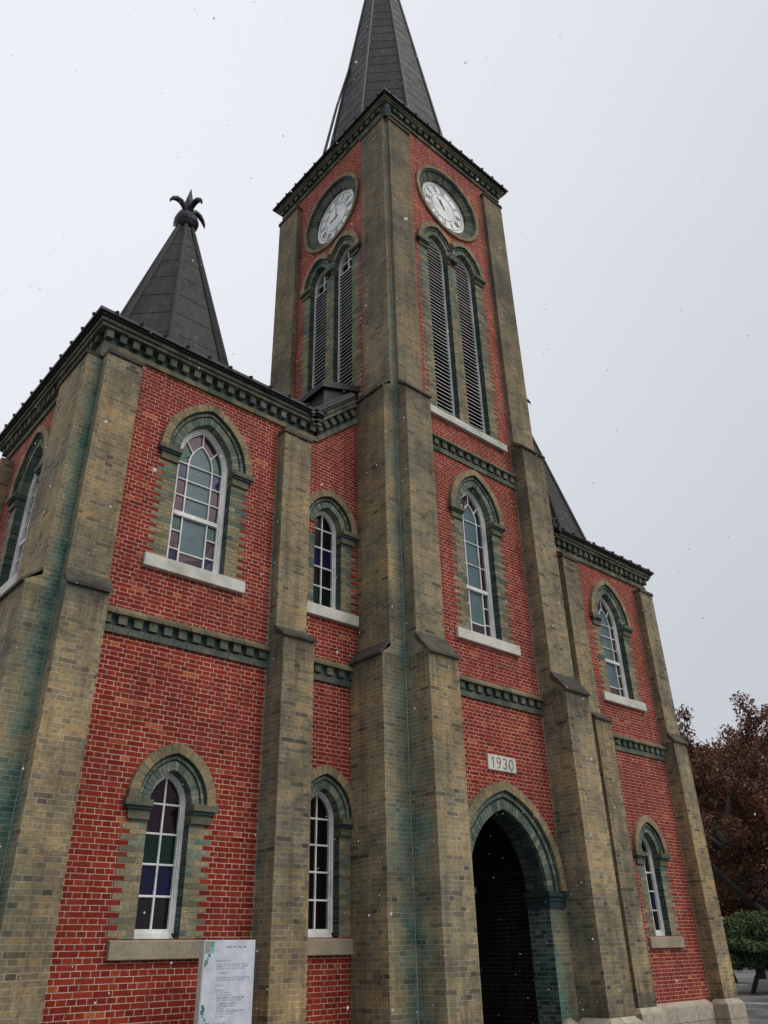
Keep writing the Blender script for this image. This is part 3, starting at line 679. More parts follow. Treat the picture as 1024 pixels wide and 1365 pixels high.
# ------------------------------------------------------------------ cornices and string courses
def run(mb, O, L, T, U, D, items, ext0=True, ext1=True):
    """boxes along a wall: O origin on the wall face, T along, U up, D outwards; items (d, h0, h1, mat, unit)"""
    O, T, U, D = map(Vector, (O, T, U, D))
    for d, h0, h1, mt, unit, slope in items:
        a = -d if ext0 else 0.0; b = L + (d if ext1 else 0.0)
        n = max(1, round((b-a)/unit)) if unit else 1
        for i in range(n):
            s0, s1 = a+(b-a)*i/n, a+(b-a)*(i+1)/n - (0.007 if unit and i < n-1 else 0)
            p = []
            for s_ in (s0, s1): p.append([O+T*s_+U*h0+D*0.0, O+T*s_+U*h0+D*d, O+T*s_+U*(h1-slope)+D*d, O+T*s_+U*h1+D*0.0])
            mb.prism(p[0], p[1], mt)
def dentils(mb, O, L, T, U, D, d, h0, h1, pitch, width, mt, a=0.0, b=None):
    O, T, U, D = map(Vector, (O, T, U, D)); b = L if b is None else b
    n = max(1, round((b-a)/pitch))
    for i in range(n):
        c = a+(b-a)*(i+.5)/n; j = random.uniform(-.004, .004)
        p = []
        for s_ in (c-width/2, c+width/2): p.append([O+T*s_+U*(h0+j)+D*0.0, O+T*s_+U*(h0+j)+D*d, O+T*s_+U*h1+D*d, O+T*s_+U*h1+D*0.0])
        mb.prism(p[0], p[1], mt)
DENT = tone_mat('dentil_brick', [(0, (0.075, 0.092, 0.078)), (0.5, (0.115, 0.128, 0.10)), (1, (0.17, 0.16, 0.115))])
CM = [MOULD, TEALB, IRON, DENT, ROOF, tone_mat('string_brick', [(0, (0.13, 0.112, 0.075)), (0.5, (0.19, 0.16, 0.10)), (1, (0.25, 0.20, 0.125))])]
def cornice_items(k=1.0):
    return [(0.045, 0.0, 0.095*k, 0, 0.23, 0.0), (0.012, 0.097*k, 0.30*k, 1, 0.0, 0.0), (0.15, 0.302*k, 0.365*k, 0, 0.23, 0.0), (0.185, 0.367*k, 0.44*k, 3, 0.34, 0.0)]
def edge_items(k=1.0): return [(0.225, 0.442*k, 0.475*k, 0, 0.0, 0.0), (0.265, 0.477*k, 0.545*k, 0, 0.0, 0.012)]
def cornice(O, L, T, U, D, k=1.0, ext0=True, ext1=True, parent=church, knobs=True, pitch=0.225):
    mb = MB(); run(mb, O, L, T, U, D, cornice_items(k), ext0, ext1)
    dentils(mb, O, L, T, U, D, 0.105, 0.15*k, 0.30*k, pitch, pitch*0.5, 3, a=-0.1 if ext0 else 0.05, b=L+(0.1 if ext1 else -0.05))
    c = mb.obj('cornice', CM, parent)
    m2 = MB(); run(m2, O, L, T, U, D, edge_items(k), ext0, ext1)
    if knobs:
        O_, T_, U_, D_ = map(Vector, (O, T, U, D)); n = round(L/0.44)
        for i in range(n+1):
            s_ = L*i/n; m2.tube([O_+T_*s_+D_*0.285+U_*0.525*k, O_+T_*s_+D_*0.17+U_*0.575*k], [0.032, 0.036], 6)
    m2.obj('eaves_edge', IRON, c)
    return c
UZ = (0, 0, 1)
for f in (0, 1):
    x0, x1 = (X0, 7.40) if not f else (mir(7.40), mir(X0))
    cornice((x0, YF, ZT), x1-x0, (1, 0, 0), UZ, (0, -1, 0), ext0=not f, ext1=bool(f))
    if not f: cornice((X0, YF, ZT), TB-YF, (0, 1, 0), UZ, (-1, 0, 0), ext0=False)
    else: cornice((mir(X0), YF, ZT), TB-YF, (0, 1, 0), UZ, (1, 0, 0), ext0=False)
    # raking cornice of the side bay
    th = math.atan(RK); Lr = (8.47-7.42)/math.cos(th)
    sx = 1 if not f else -1; xx = 7.42 if not f else mir(7.42)
    cornice((xx, YF, ZT+0.03), Lr, (sx*math.cos(th), 0, math.sin(th)), (-sx*math.sin(th), 0, math.cos(th)), (0, -1, 0), ext0=False, ext1=False, knobs=False, pitch=0.23)
cornice((XC, YC, ZC), XD-XC, (1, 0, 0), UZ, (0, -1, 0), k=0.90)
cornice((XC, YC, ZC), YCB-YC, (0, 1, 0), UZ, (-1, 0, 0), k=0.90, ext0=False)
cornice((XD, YC, ZC), YCB-YC, (0, 1, 0), UZ, (1, 0, 0), k=0.90, ext0=False)
cornice((XC, YCB, ZC), XD-XC, (1, 0, 0), UZ, (0, 1, 0), k=0.90, ext0=False, ext1=False)
def string_course(O, L, T, D, parent=church, k=1.0):
    mb = MB()
    run(mb, O, L, T, UZ, D, [(0.035, 0.0, 0.10*k, 3, 0.23, 0.0), (0.006, 0.102*k, 0.255*k, 1, 0.0, 0.0), (0.10, 0.257*k, 0.385*k, 5, 0.23, 0.085)], False, False)
    dentils(mb, O, L, T, UZ, D, 0.062, 0.125*k, 0.252*k, 0.235, 0.125, 3)
    return mb.obj('string_course', CM, parent)
ZB = 3.908
for f in (0, 1):
    g = (lambda x: x) if not f else mir
    for a, b in ((3.80, 6.54), (7.13, 8.36)):
        xs = sorted((g(a), g(b))); string_course((xs[0], YF, ZB), xs[1]-xs[0], (1, 0, 0), (0, -1, 0))
string_course((X0, 11.10, ZB), 2.70, (0, 1, 0), (-1, 0, 0))
string_course((mir(X0), 11.10, ZB), 2.70, (0, 1, 0), (1, 0, 0))
string_course((9.41, YC, ZB), 12.24-9.41, (1, 0, 0), (0, -1, 0))
string_course((9.41, YC, 8.895), 12.24-9.41, (1, 0, 0), (0, -1, 0), k=1.08)

# ------------------------------------------------------------------ doorway
FD = F9(AX); mb = MB()
w, zs, c = DW['w'], DW['zs'], DW['c']
vring(mb, FD, c, zs, w, w+0.15, 0.012, -0.06, 22, 1, backing=3)
vring(mb, FD, c, zs, w+0.152, w+0.19, 0.006, -0.08, 22, 2, gap=0.002, tone=0.05)
vring(mb, FD, c, zs, w+0.192, w+0.25, 0.04, -0.05, 24, 1, gap=0.006)
vring(mb, FD, c, zs, w+0.252, w+0.285, 0.055, -0.04, 26, 2, gap=0.02)
vring(mb, FD, c, zs, w+0.287, w+0.43, 0.095, -0.03, 12, 0, gap=0.006, backing=3, clip=lambda x, z: abs(x) < 1.39)
# soffit courses running into the porch
for sgn in (1, -1):
    R = w+c; tm = math.acos(c/R); n = 25
    for i in range(n):
        y = 0.062
        while y < 0.46:
            L = random.choice((0.11, 0.22)); y1 = min(y+L, 0.46)
            if y1-y > 0.03:
                q = [(R, i/n), (R+0.1, i/n), (R+0.1, (i+1)/n-0.004), (R, (i+1)/n-0.004)]
                P = [(sgn*(-c+r*math.cos(t*math.acos(c/r) if r == R else t*tm)), zs+r*math.sin(t*tm)) for r, t in q]
                mb.hexa([FD(x, -y, z) for x, z in P] + [FD(x, -y1+0.008, z) for x, z in P], 2)
            y = y1
    P = [(sgn*x, z) for x, z in []]
    for i in range(n):
        q = [(R+0.007, i/n), (R+0.09, i/n), (R+0.09, (i+1)/n), (R+0.007, (i+1)/n)]
        P = [(sgn*(-c+r*math.cos(t*tm)), zs+r*math.sin(t*tm)) for r, t in q]
        mb.hexa([FD(x, -0.062, z) for x, z in P] + [FD(x, -0.455, z) for x, z in P], 3, 0.1)
# jambs: front strip and teal reveal
jbs = []
for s in (1, -1):
    jb = MB(); jbs.append(jb); xr = AX+s*w; x2 = AX+s*(w+0.42)
    xs = sorted((xr, x2)); zt = zs-0.30
    jb.add([(xr, YC, -1.05), (xr, YC+0.46, -1.05), (xr, YC+0.46, zs), (xr, YC, zs)], [(0, 1, 2, 3)], 1)
    jb.add([(xr, YC-0.004, -1.05), (x2, YC-0.004, -1.05), (x2, YC-0.004, zt+.3), (xr, YC-0.004, zt+.3)], [(0, 1, 2, 3)], 0, 0.5, [0.9, 0.35, 0.35, 0.9])
    jb.add([(xr, YC-0.004, -1.05), (xr, YC+.001, -1.05), (xr, YC+.001, zs), (xr, YC-0.004, zs)], [(0, 1, 2, 3)], 1)
    for (e, za, zb, mt) in ((0.055, zs-0.085, zs-0.004, 2), (0.03, zs-0.15, zs-0.087, 3), (0.012, zs-0.25, zs-0.152, 2)):
        q = sorted((xr-s*e, x2)); jb.box(q[0], q[1], YC-0.02-e, YC+0.47, za, zb, mt, 0.15)
door = mb.obj('doorway', [BUFF, GREENB, TEALB, MORTAR], church)
for jb in jbs: jb.obj('door_jamb', [OLIVE, TEAL, TEALB, TEALB], door, fix=False)
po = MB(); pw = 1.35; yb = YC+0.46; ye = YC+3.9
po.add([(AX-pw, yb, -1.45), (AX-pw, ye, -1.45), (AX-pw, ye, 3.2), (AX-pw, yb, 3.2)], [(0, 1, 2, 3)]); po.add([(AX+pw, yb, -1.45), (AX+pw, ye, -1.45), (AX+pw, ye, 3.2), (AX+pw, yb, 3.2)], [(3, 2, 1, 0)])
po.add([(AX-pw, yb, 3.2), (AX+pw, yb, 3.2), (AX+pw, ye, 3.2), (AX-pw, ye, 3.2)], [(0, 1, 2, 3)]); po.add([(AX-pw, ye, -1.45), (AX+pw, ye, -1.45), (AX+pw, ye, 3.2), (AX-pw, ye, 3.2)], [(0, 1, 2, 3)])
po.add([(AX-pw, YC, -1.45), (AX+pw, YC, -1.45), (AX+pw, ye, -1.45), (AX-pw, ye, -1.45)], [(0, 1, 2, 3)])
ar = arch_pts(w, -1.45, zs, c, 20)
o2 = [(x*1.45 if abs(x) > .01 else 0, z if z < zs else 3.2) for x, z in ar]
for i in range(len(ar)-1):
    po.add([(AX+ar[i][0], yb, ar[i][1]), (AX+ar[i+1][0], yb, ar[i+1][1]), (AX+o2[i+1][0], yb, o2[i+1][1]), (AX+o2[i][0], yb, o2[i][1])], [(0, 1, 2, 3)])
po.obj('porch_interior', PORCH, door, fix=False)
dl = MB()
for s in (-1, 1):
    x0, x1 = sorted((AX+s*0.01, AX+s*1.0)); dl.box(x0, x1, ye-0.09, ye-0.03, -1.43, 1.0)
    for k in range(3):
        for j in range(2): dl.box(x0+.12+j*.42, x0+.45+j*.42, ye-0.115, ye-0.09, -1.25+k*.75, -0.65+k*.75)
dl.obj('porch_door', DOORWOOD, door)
# date stone
pl = MB(); pl.box(10.545, 11.275, YC-0.035, YC+0.03, 2.735, 2.995, 0, 0.6); plq = pl.obj('date_stone', SILL, church, bevel=0.006)
nu = MB(); FN = F9(10.91)
def stroke(pts, wd=0.013):
    for a, b in zip(pts, pts[1:]): bar(nu, FN, a, b, wd, 0.041, 0.030)
def el_arc(cx, cz, rx, rz, a0, a1, n=12): return [(cx+rx*math.cos(R_(a0+(a1-a0)*i/n)), cz+rz*math.sin(R_(a0+(a1-a0)*i/n))) for i in range(n+1)]
Zm = 2.865
stroke([(-0.265, Zm+0.05), (-0.235, Zm+0.088), (-0.235, Zm-0.088)], 0.015)
stroke(el_arc(-0.095, Zm+0.042, 0.046, 0.046, 0, 360)); stroke([(-0.049, Zm+0.042), (-0.056, Zm-0.02), (-0.085, Zm-0.068), (-0.125, Zm-0.086)])
stroke(el_arc(0.062, Zm+0.046, 0.042, 0.042, 150, -80)); stroke(el_arc(0.062, Zm-0.038, 0.050, 0.048, 85, -155))
stroke(el_arc(0.232, Zm, 0.052, 0.088, 0, 360, 18), 0.014)
nu.obj('date_numerals', NUMB, plq)

# ------------------------------------------------------------------ plinth
def plinth_mat():
    m, t, b = mat_base('plinth_granite', 0.85, 0.3)
    uv, ob, sep = wall_uv(t)
    br = nd(t, 'ShaderNodeTexBrick', offset=0.5, offset_frequency=2, squash=1.0, squash_frequency=2)
    for k, v in (('Scale', 1.0), ('Brick Width', 0.78), ('Row Height', 0.42), ('Mortar Size', 0.006)): br.inputs[k].default_value = v
    br.inputs['Color1'].default_value = (0.36, 0.305, 0.225, 1); br.inputs['Color2'].default_value = (0.46, 0.41, 0.325, 1); br.inputs['Mortar'].default_value = (0.10, 0.095, 0.085, 1)
    t.links.new(uv, br.inputs['Vector'])
    n = noise_n(t, ob, 9, 5, 0.7); s = ramp(t, [(0.3, (0.65,)*3), (0.7, (1.15,)*3)]); t.links.new(n.outputs['Fac'], s.inputs[0])
    t.links.new(mixc(t, 1.0, br.outputs[0], s.outputs[0], 'MULTIPLY'), b.inputs['Base Color']); return m
PLIN = plinth_mat()
pm = MB(); ZP = -0.915
def cbox(x0, x1, y0, y1, ins=(1, 1, 1, 1), i=0.09):
    a = 0.085
    pm.box(x0, x1, y0, y1, GROUND-0.1, ZP-a)
    pm.hexa([(x0, y0, ZP-a), (x1, y0, ZP-a), (x1, y1, ZP-a), (x0, y1, ZP-a), (x0+i*ins[0], y0+i*ins[2], ZP), (x1-i*ins[1], y0+i*ins[2], ZP), (x1-i*ins[1], y1-i*ins[3], ZP), (x0+i*ins[0], y1-i*ins[3], ZP)])
e = 0.11
for f in (0, 1):
    g = (lambda x: x) if not f else mir
    def cb(x0, x1, y0, y1): q = sorted((g(x0), g(x1))); cbox(q[0], q[1], y0, y1)
    cb(X0-.02, 3.80+e, 9.68-e, YF-.003); cb(2.785-e, X0-.023, YF-e, 11.10+e); cb(6.54-e, 7.13+e, 9.56-e, YF-.003)
    cb(3.80+e+.004, 6.54-e-.004, YF-e, YF+.2); cb(7.13+e+.004, 8.21-e-.004, YF-e, YF+.2)
    cb(X0-e, X0+.2, 11.10+e+.004, TB)
    cb(8.21-e, XC-.023, YC-e, YF-.003)
    pm.obj('plinth', PLIN, church, bevel=0.01); pm = MB()
cbox(XC-.02, 9.41+e, 8.62-e, YC-.003); cbox(12.24-e, 12.98+.02, 8.575-e, YC-.003)
cbox(9.41+e+.004, AX-w-.02, YC-e, YC+.4); cbox(AX+w+.02, 12.24-e-.004, YC-e, YC+.4)
pm.obj('plinth', PLIN, church, bevel=0.01)

# ------------------------------------------------------------------ roofs and spires
def octa(cx, cy, r, z): return [(cx+r*math.cos(R_(22.5+45*i)), cy+r*math.sin(R_(22.5+45*i)), z) for i in range(8)]
def spire(cx, cy, za, k, zb, zt, tier, roll, parent):
    """octagonal spire in lapped sheet courses; circumradius = k*(za - z)"""
    mb = MB(); z = zb
    while z < zt-0.05:
        z1 = min(z+tier, zt); z2 = min(z1+0.05, zt)
        a, b = octa(cx, cy, k*(za-z)+0.008, z), octa(cx, cy, k*(za-z2), z2)
        lip = octa(cx, cy, k*(za-z)-0.01, z)
        for i in range(8):
            j = (i+1) % 8
            mb.add([a[i], a[j], b[j], b[i]], [(0, 1, 2, 3)]); mb.add([lip[i], lip[j], a[j], a[i]], [(0, 1, 2, 3)], 0, 0.0)
        z = z1
    sp = mb.obj('spire', ROOF, parent, fix=False)
    rm = MB()
    for i in range(8): rm.tube([octa(cx, cy, k*(za-zb)+0.015, zb)[i], octa(cx, cy, k*(za-zt)+0.01, zt)[i]], [roll, roll*0.75], 6)
    rm.obj('hip_roll', IRON, sp); return sp
msp = spire(AX, 11.40, 34.04, 0.1353, 19.15, 33.4, 0.53, 0.05, church)
msp['label'] = 'tall dark main spire over the clock tower'
def finial(cx, cy, zb, parent, s=1.0, rot=22):
    mb = MB()
    prof = [(0.10, 0), (0.19, 0.03), (0.15, 0.07), (0.22, 0.13), (0.27, 0.24), (0.28, 0.32), (0.25, 0.42), (0.17, 0.50), (0.14, 0.56), (0.12, 0.62)]
    n = 20
    for (r0, h0), (r1, h1) in zip(prof, prof[1:]):
        for i in range(n):
            a, b = 2*math.pi*i/n, 2*math.pi*(i+1)/n
            mb.add([(cx+s*r*math.cos(t), cy+s*r*math.sin(t), zb+s*h) for r, t, h in ((r0, a, h0), (r0, b, h0), (r1, b, h1), (r1, a, h1))], [(0, 1, 2, 3)], 0, 0.5)
    mb.tube([(cx, cy, zb+s*h) for h in (0.5, 0.75, 0.92, 1.02, 1.46)], [0.085*s, 0.075*s, 0.10*s, 0.09*s, 0.006], 10)
    for q in range(4):
        a = R_(rot+90*q); ca, sa = math.cos(a), math.sin(a)
        path = [(0.03, 0.50), (0.06, 0.64), (0.12, 0.76), (0.22, 0.83), (0.33, 0.82), (0.42, 0.75), (0.48, 0.65), (0.50, 0.55)]
        rad = [0.055, 0.062, 0.068, 0.070, 0.064, 0.050, 0.032, 0.006]
        mb.tube([(cx+s*r*ca, cy+s*r*sa, zb+s*h) for r, h in path], [s*r for r in rad], 9)
    return mb.obj('finial', IRON, parent, smooth=True)
for f in (0, 1):
    cx = 5.17 if not f else mir(5.17)+0.28
    sp = spire(cx, 12.18, 15.12, 0.281, 8.98, 14.45, 0.66, 0.055, church)
    sp['label'] = 'short dark spire with fleur finial on the left corner tower' if not f else 'short dark spire on the right corner tower'
    finial(cx, 12.18, 14.42, sp, 1.0, 10)
    rf = MB(); x0, x1 = (X0-.26, 7.36) if not f else (mir(7.36), mir(X0)+.26); y0, y1 = YF-.26, TB+.26; z = ZT+0.53; k = 1.72
    ring = octa(cx, 12.18, 1.70, 9.06); q = [(x0, y0, z), (x1, y0, z), (x1, y1, z), (x0, y1, z)]
    rf.add(q+[(cx-1.5, 10.7, 9.10), (cx+1.5, 10.7, 9.10), (cx+1.5, 13.7, 9.10), (cx-1.5, 13.7, 9.10)], [(0, 1, 5, 4), (1, 2, 6, 5), (2, 3, 7, 6), (3, 0, 4, 7), (4, 5, 6, 7)])
    rf.obj('tower_roof', ROOF, church)
finial(AX, 11.40, 33.3, msp, 1.2, 45)
rf = MB(); z = ZC+.485
rf.add([(XC-.26, YC-.26, z), (XD+.26, YC-.26, z), (XD+.26, YCB+.26, z), (XC-.26, YCB+.26, z), (AX-1.5, 9.9, z+.10), (AX+1.5, 9.9, z+.10), (AX+1.5, 12.9, z+.10), (AX-1.5, 12.9, z+.10)], [(0, 1, 5, 4), (1, 2, 6, 5), (2, 3, 7, 6), (3, 0, 4, 7), (4, 5, 6, 7)])
rf.obj('tower_roof', ROOF, church)
# lightning cable on the far side of the spire
lc = MB(); lc.tube([(8.47, 11.42, 19.3), (9.05, 11.62, 22.2), (9.76, 11.86, 25.3)], [0.045, 0.04, 0.03], 6); lc.obj('lightning_cable', IRON, church)
# nave behind
nv = MB(); hx = 3.75; zr = 12.55; ze = zr-hx*RK; ny0, ny1 = YF+0.05, 42.0
def nroof(sx):
    a = [(AX, zr), (AX+sx*(hx+.3), ze-.3*RK)]
    p = [(AX, zr), (AX+sx*(hx+.3), ze-.3*RK), (AX+sx*(hx+.3), ze-.3*RK-.12), (AX, zr-.14)]
    nv.prism([(x, YCB+.02, z) for x, z in p], [(x, ny1, z) for x, z in p])
nroof(-1); nroof(1)
nv.obj('nave_roof', ROOF, church)
nw = MB(); nw.box(AX-hx, AX+hx, TB-.3, ny1-.3, GROUND, ze-.15); nw.prism([(AX-hx, ny1-.3, ze-.15), (AX+hx, ny1-.3, ze-.15), (AX, ny1-.3, zr-.15)], [(AX-hx, ny1-.35, ze-.15), (AX+hx, ny1-.35, ze-.15), (AX, ny1-.35, zr-.15)])
for sx in (-1, 1):
    x0, x1 = sorted((AX+sx*hx, AX+sx*6.7)); nw.box(x0, x1, TB+.01, ny1-2, GROUND, 4.6)
nw.obj('nave_wall', RED, church)
ar_ = MB()
for sx in (-1, 1): ar_.hexa([(AX+sx*hx, TB, 7.2), (AX+sx*7.0, TB, 4.5), (AX+sx*7.0, ny1-1.8, 4.5), (AX+sx*hx, ny1-1.8, 7.2), (AX+sx*hx, TB, 7.3), (AX+sx*7.0, TB, 4.62), (AX+sx*7.0, ny1-1.8, 4.62), (AX+sx*hx, ny1-1.8, 7.3)])
ar_.obj('aisle_roof', ROOF, church)
# sheet metal lean-to between the corner tower roof and the clock tower
for f in (0, 1):
    g = (lambda x: x) if not f else mir
    ln = MB(); zl, zh = 10.02, 10.37; xa, xb = 7.62, 8.57
    ln.prism([(g(xa+.05), YF+.16, 8.6), (g(xb), YF+.16, 8.6), (g(xb), YF+.16, zh), (g(xa+.05), YF+.16, zl)], [(g(xa+.05), 12.9, 8.6), (g(xb), 12.9, 8.6), (g(xb), 12.9, zh), (g(xa+.05), 12.9, zl)])
    a = ln.obj('roof_valley_housing', FASCIA, church)
    l2 = MB(); l2.prism([(g(xa-.04), YF+.08, zl-.04), (g(xb), YF+.08, zh-.04), (g(xb), YF+.08, zh+.10), (g(xa-.04), YF+.08, zl+.10)], [(g(xa-.04), 13.0, zl-.04), (g(xb), 13.0, zh-.04), (g(xb), 13.0, zh+.10), (g(xa-.04), 13.0, zl+.10)])
    l2.obj('lean_to_roof', FASCIA, a)
    # flashing on the raking cornice
    l3 = MB(); th = math.atan(RK); Lr = 1.05/math.cos(th)
    O = Vector((g(7.42), YF-.22, ZT+.03)); T = Vector(((1 if not f else -1)*math.cos(th), 0, math.sin(th))); U = Vector((-(1 if not f else -1)*math.sin(th), 0, math.cos(th))); D = Vector((0, 1, 0))
    p = [O+U*.55, O+U*.58, O+U*.58+D*.36, O+U*.55+D*.36]; l3.prism(p, [q+T*Lr for q in p]); l3.obj('rake_flashing', FASCIA, church)

# ------------------------------------------------------------------ notice board
nbp = (5.40, 9.25)
nb = empty('notice_board', (5.62, 9.30, GROUND))
tag(nb, 'white upright notice board with green pattern standing before the left tower wall', 'notice board')
BDW = flat('board_white', (0.55, 0.565, 0.635), 0.45, 0.4); BDS = flat('board_edge', (0.50, 0.50, 0.48), 0.5, 0.4)
bx0, bx1, by0, by1, bz1, bz0 = 5.352, 6.062, 9.17, 9.27, 0.21, -1.52
ba = R_(2.0)
def BF(u, d, z):                       # u across the board, d in front of it
    return (bx0+u*math.cos(ba)-d*math.sin(ba)*0, by0+u*math.sin(ba)*0.4-d, z)
m = MB(); m.hexa([BF(0, 0, bz0), BF(0.71, 0, bz0), BF(0.71, -0.10, bz0), BF(0, -0.10, bz0), BF(0, 0, bz1), BF(0.71, 0, bz1), BF(0.71, -0.10, bz1), BF(0, -0.10, bz1)])
m.obj('panel', BDS, nb, bevel=0.004)
m = MB(); m.hexa([BF(0.012, 0.003, bz0+.01), BF(0.70, 0.003, bz0+.01), BF(0.70, 0.0005, bz0+.01), BF(0.012, 0.0005, bz0+.01), BF(0.012, 0.003, bz1-.008), BF(0.70, 0.003, bz1-.008), BF(0.70, 0.0005, bz1-.008), BF(0.012, 0.0005, bz1-.008)])
pf = m.obj('printed_face', BDW, nb)
GP = [flat('print_beige', (0.26, 0.24, 0.19)), flat('print_green', (0.10, 0.30, 0.19)), flat('print_mint', (0.20, 0.42, 0.34)), flat('print_dark_green', (0.02, 0.16, 0.12)), flat('print_pale', (0.46, 0.58, 0.60)), flat('print_black', (0.12, 0.12, 0.14)), flat('print_red', (0.45, 0.30, 0.30)), flat('print_grey', (0.34, 0.34, 0.38))]
pr = MB()
def tile(u, v, s, k, h=None, d=0.005): pr.add([BF(u, d, bz1-v), BF(u+s, d, bz1-v), BF(u+s, d, bz1-v-(h or s)), BF(u, d, bz1-v-(h or s))], [(0, 1, 2, 3)], k)
for v0 in (0.012, 0.815, 1.45):
    for (i, j, k) in ((0, 0, 0), (1, 0, 1), (0, 1, 0), (1, 1, 2)): tile(0.016+i*0.062, v0+j*0.062, 0.058, k)
for v, u, k, s in ((.14, .016, 4, .045), (.14, .062, 3, .03), (.16, .09, 4, .02), (.175, .04, 2, .035), (.205, .02, 3, .04), (.215, .06, 4, .02), (.245, .018, 3, .022), (.27, .016, 4, .015),
                   (.64, .02, 3, .035), (.67, .035, 3, .03), (.69, .016, 3, .04), (.73, .03, 2, .04), (.74, .016, 4, .05), (.77, .06, 1, .03), (.79, .05, 4, .02)): tile(u, v, s, k)
pr.obj('mosaic_print', GP, pf, fix=False)
tx = MB()
def glyph(u, v, s, k):
    r = random.random()
    def q(a, b, c_, d_): tx.add([BF(u+a*s, 0.0055, bz1-v-b*s), BF(u+c_*s, 0.0055, bz1-v-b*s), BF(u+c_*s, 0.0055, bz1-v-d_*s), BF(u+a*s, 0.0055, bz1-v-d_*s)], [(0, 1, 2, 3)], k)
    q(0.05, 0.08, 0.6, 0.24); q(0.72, 0.0, 0.88, 0.95)
    if r < .5: q(0.05, 0.7, 0.6, 0.86)
    else: q(0.1, 0.2, 0.26, 0.6)
    if r < .3 or r > .8: q(0.3, 0.4, 0.7, 0.54)
def line(u, v, groups, s, k):
    for n in groups:
        for i in range(n): glyph(u, v, s, k); u += s*1.12
        u += s*0.6
line(0.30, 0.062, (3, 2, 2, 2), 0.0235, 5)
rows = [(.205, .17, (7, 3), .017, 7), (.24, .185, (2, 2, 3, 2, 2, 3, 6), .017, 7), (.262, .185, (4, 3, 2, 4, 2, 5), .017, 7), (.285, .185, (2, 3, 4, 2, 3, 3), .017, 7), (.325, .2, (1, 6), .017, 7), (.375, .185, (3, 4, 3, 4, 2, 5), .017, 7), (.398, .185, (2, 5, 3, 3, 5), .017, 7),
        (.45, .18, (3, 1, 1), .017, 7), (.50, .19, (3, 2), .017, 7), (.525, .20, (2, 3, 2, 2), .016, 7), (.55, .20, (3, 2, 4, 2), .016, 7), (.575, .205, (3, 4, 1, 3, 2, 2), .019, 5), (.60, .205, (4, 3, 5, 2, 3), .016, 7), (.63, .22, (1, 3, 2, 5), .018, 5), (.655, .22, (1, 2, 3, 4), .018, 5), (.68, .22, (1, 3, 3), .018, 7), (.705, .22, (1, 4, 3, 5, 3), .018, 5), (.73, .20, (2, 1, 3, 2, 4), .016, 6), (.755, .2, (3, 4), .016, 6),
        (.82, .2, (5, 3), .016, 7), (.845, .2, (4, 2, 3, 2), .017, 7), (.87, .2, (3, 3, 2, 4, 3), .017, 7), (.93, .18, (3, 1, 2, 3), .017, 7), (.98, .2, (2, 4, 3, 4), .016, 6), (1.005, .2, (3, 2, 2), .016, 6), (1.03, .2, (2, 2), .016, 6), (1.09, .2, (4, 3, 5), .016, 6), (1.16, .2, (4, 3, 5, 2), .016, 7), (1.19, .2, (2, 5, 3), .016, 7)]
for v, u, gr, s, k in rows: line(u, v, gr, s, k)
tx.obj('printed_text', GP, pf, fix=False)
ft = MB(); ft.box(5.38, 6.04, 9.02, 9.46, GROUND, -1.53); ft.obj('base_plate', IRON, nb, bevel=0.01)

# ------------------------------------------------------------------ ground
def ground_mat():
    m, t, b = mat_base('damp_paving', 0.7, 0.4)
    tc = nd(t, 'ShaderNodeTexCoord'); ob = tc.outputs['Object']
    n = noise_n(t, ob, 0.35, 6, 0.65); r = ramp(t, [(0.3, (0.085, 0.08, 0.074)), (0.5, (0.13, 0.123, 0.114)), (0.7, (0.19, 0.18, 0.165))]); t.links.new(n.outputs['Fac'], r.inputs[0])
    n2 = noise_n(t, ob, 30, 4, 0.7); s = ramp(t, [(0.3, (0.7,)*3), (0.7, (1.15,)*3)]); t.links.new(n2.outputs['Fac'], s.inputs[0])
    t.links.new(mixc(t, 1.0, r.outputs[0], s.outputs[0], 'MULTIPLY'), b.inputs['Base Color'])
    r2 = ramp(t, [(0.4, (0.35,)*3), (0.6, (0.85,)*3)]); t.links.new(n.outputs['Fac'], r2.inputs[0]); t.links.new(r2.outputs[0], b.inputs['Roughness'])
    return m
gm = MB(); gm.add([(-600, -600, GROUND), (600, -600, GROUND), (600, 600, GROUND), (-600, 600, GROUND)], [(0, 1, 2, 3)])
tag(gm.obj('ground', ground_mat(), fix=False), 'grey damp paving around the church', 'ground', kind='structure')

# ------------------------------------------------------------------ vegetation
def leaf_mat(name, stops):
    m, t, b = mat_base(name, 0.75, 0.25)
    at = nd(t, 'ShaderNodeAttribute', attribute_name='tone'); r = ramp(t, stops); t.links.new(at.outputs['Fac'], r.inputs[0])
    t.links.new(r.outputs[0], b.inputs['Base Color']); b.inputs['Subsurface Weight'].default_value = 0.0
    return m
LEAF_BROWN = leaf_mat('dead_oak_leaf', [(0, (0.072, 0.036, 0.024)), (0.5, (0.135, 0.064, 0.038)), (0.85, (0.20, 0.088, 0.045)), (1, (0.25, 0.125, 0.06))])
LEAF_PINE = leaf_mat('pine_needle', [(0, (0.028, 0.050, 0.020)), (0.5, (0.062, 0.098, 0.036)), (0.85, (0.10, 0.135, 0.05)), (1, (0.13, 0.12, 0.04))])
BARK = tone_mat('bark', [(0, (0.045, 0.038, 0.032)), (1, (0.075, 0.065, 0.055))], 0.95, 14, (0.5, 1.3))
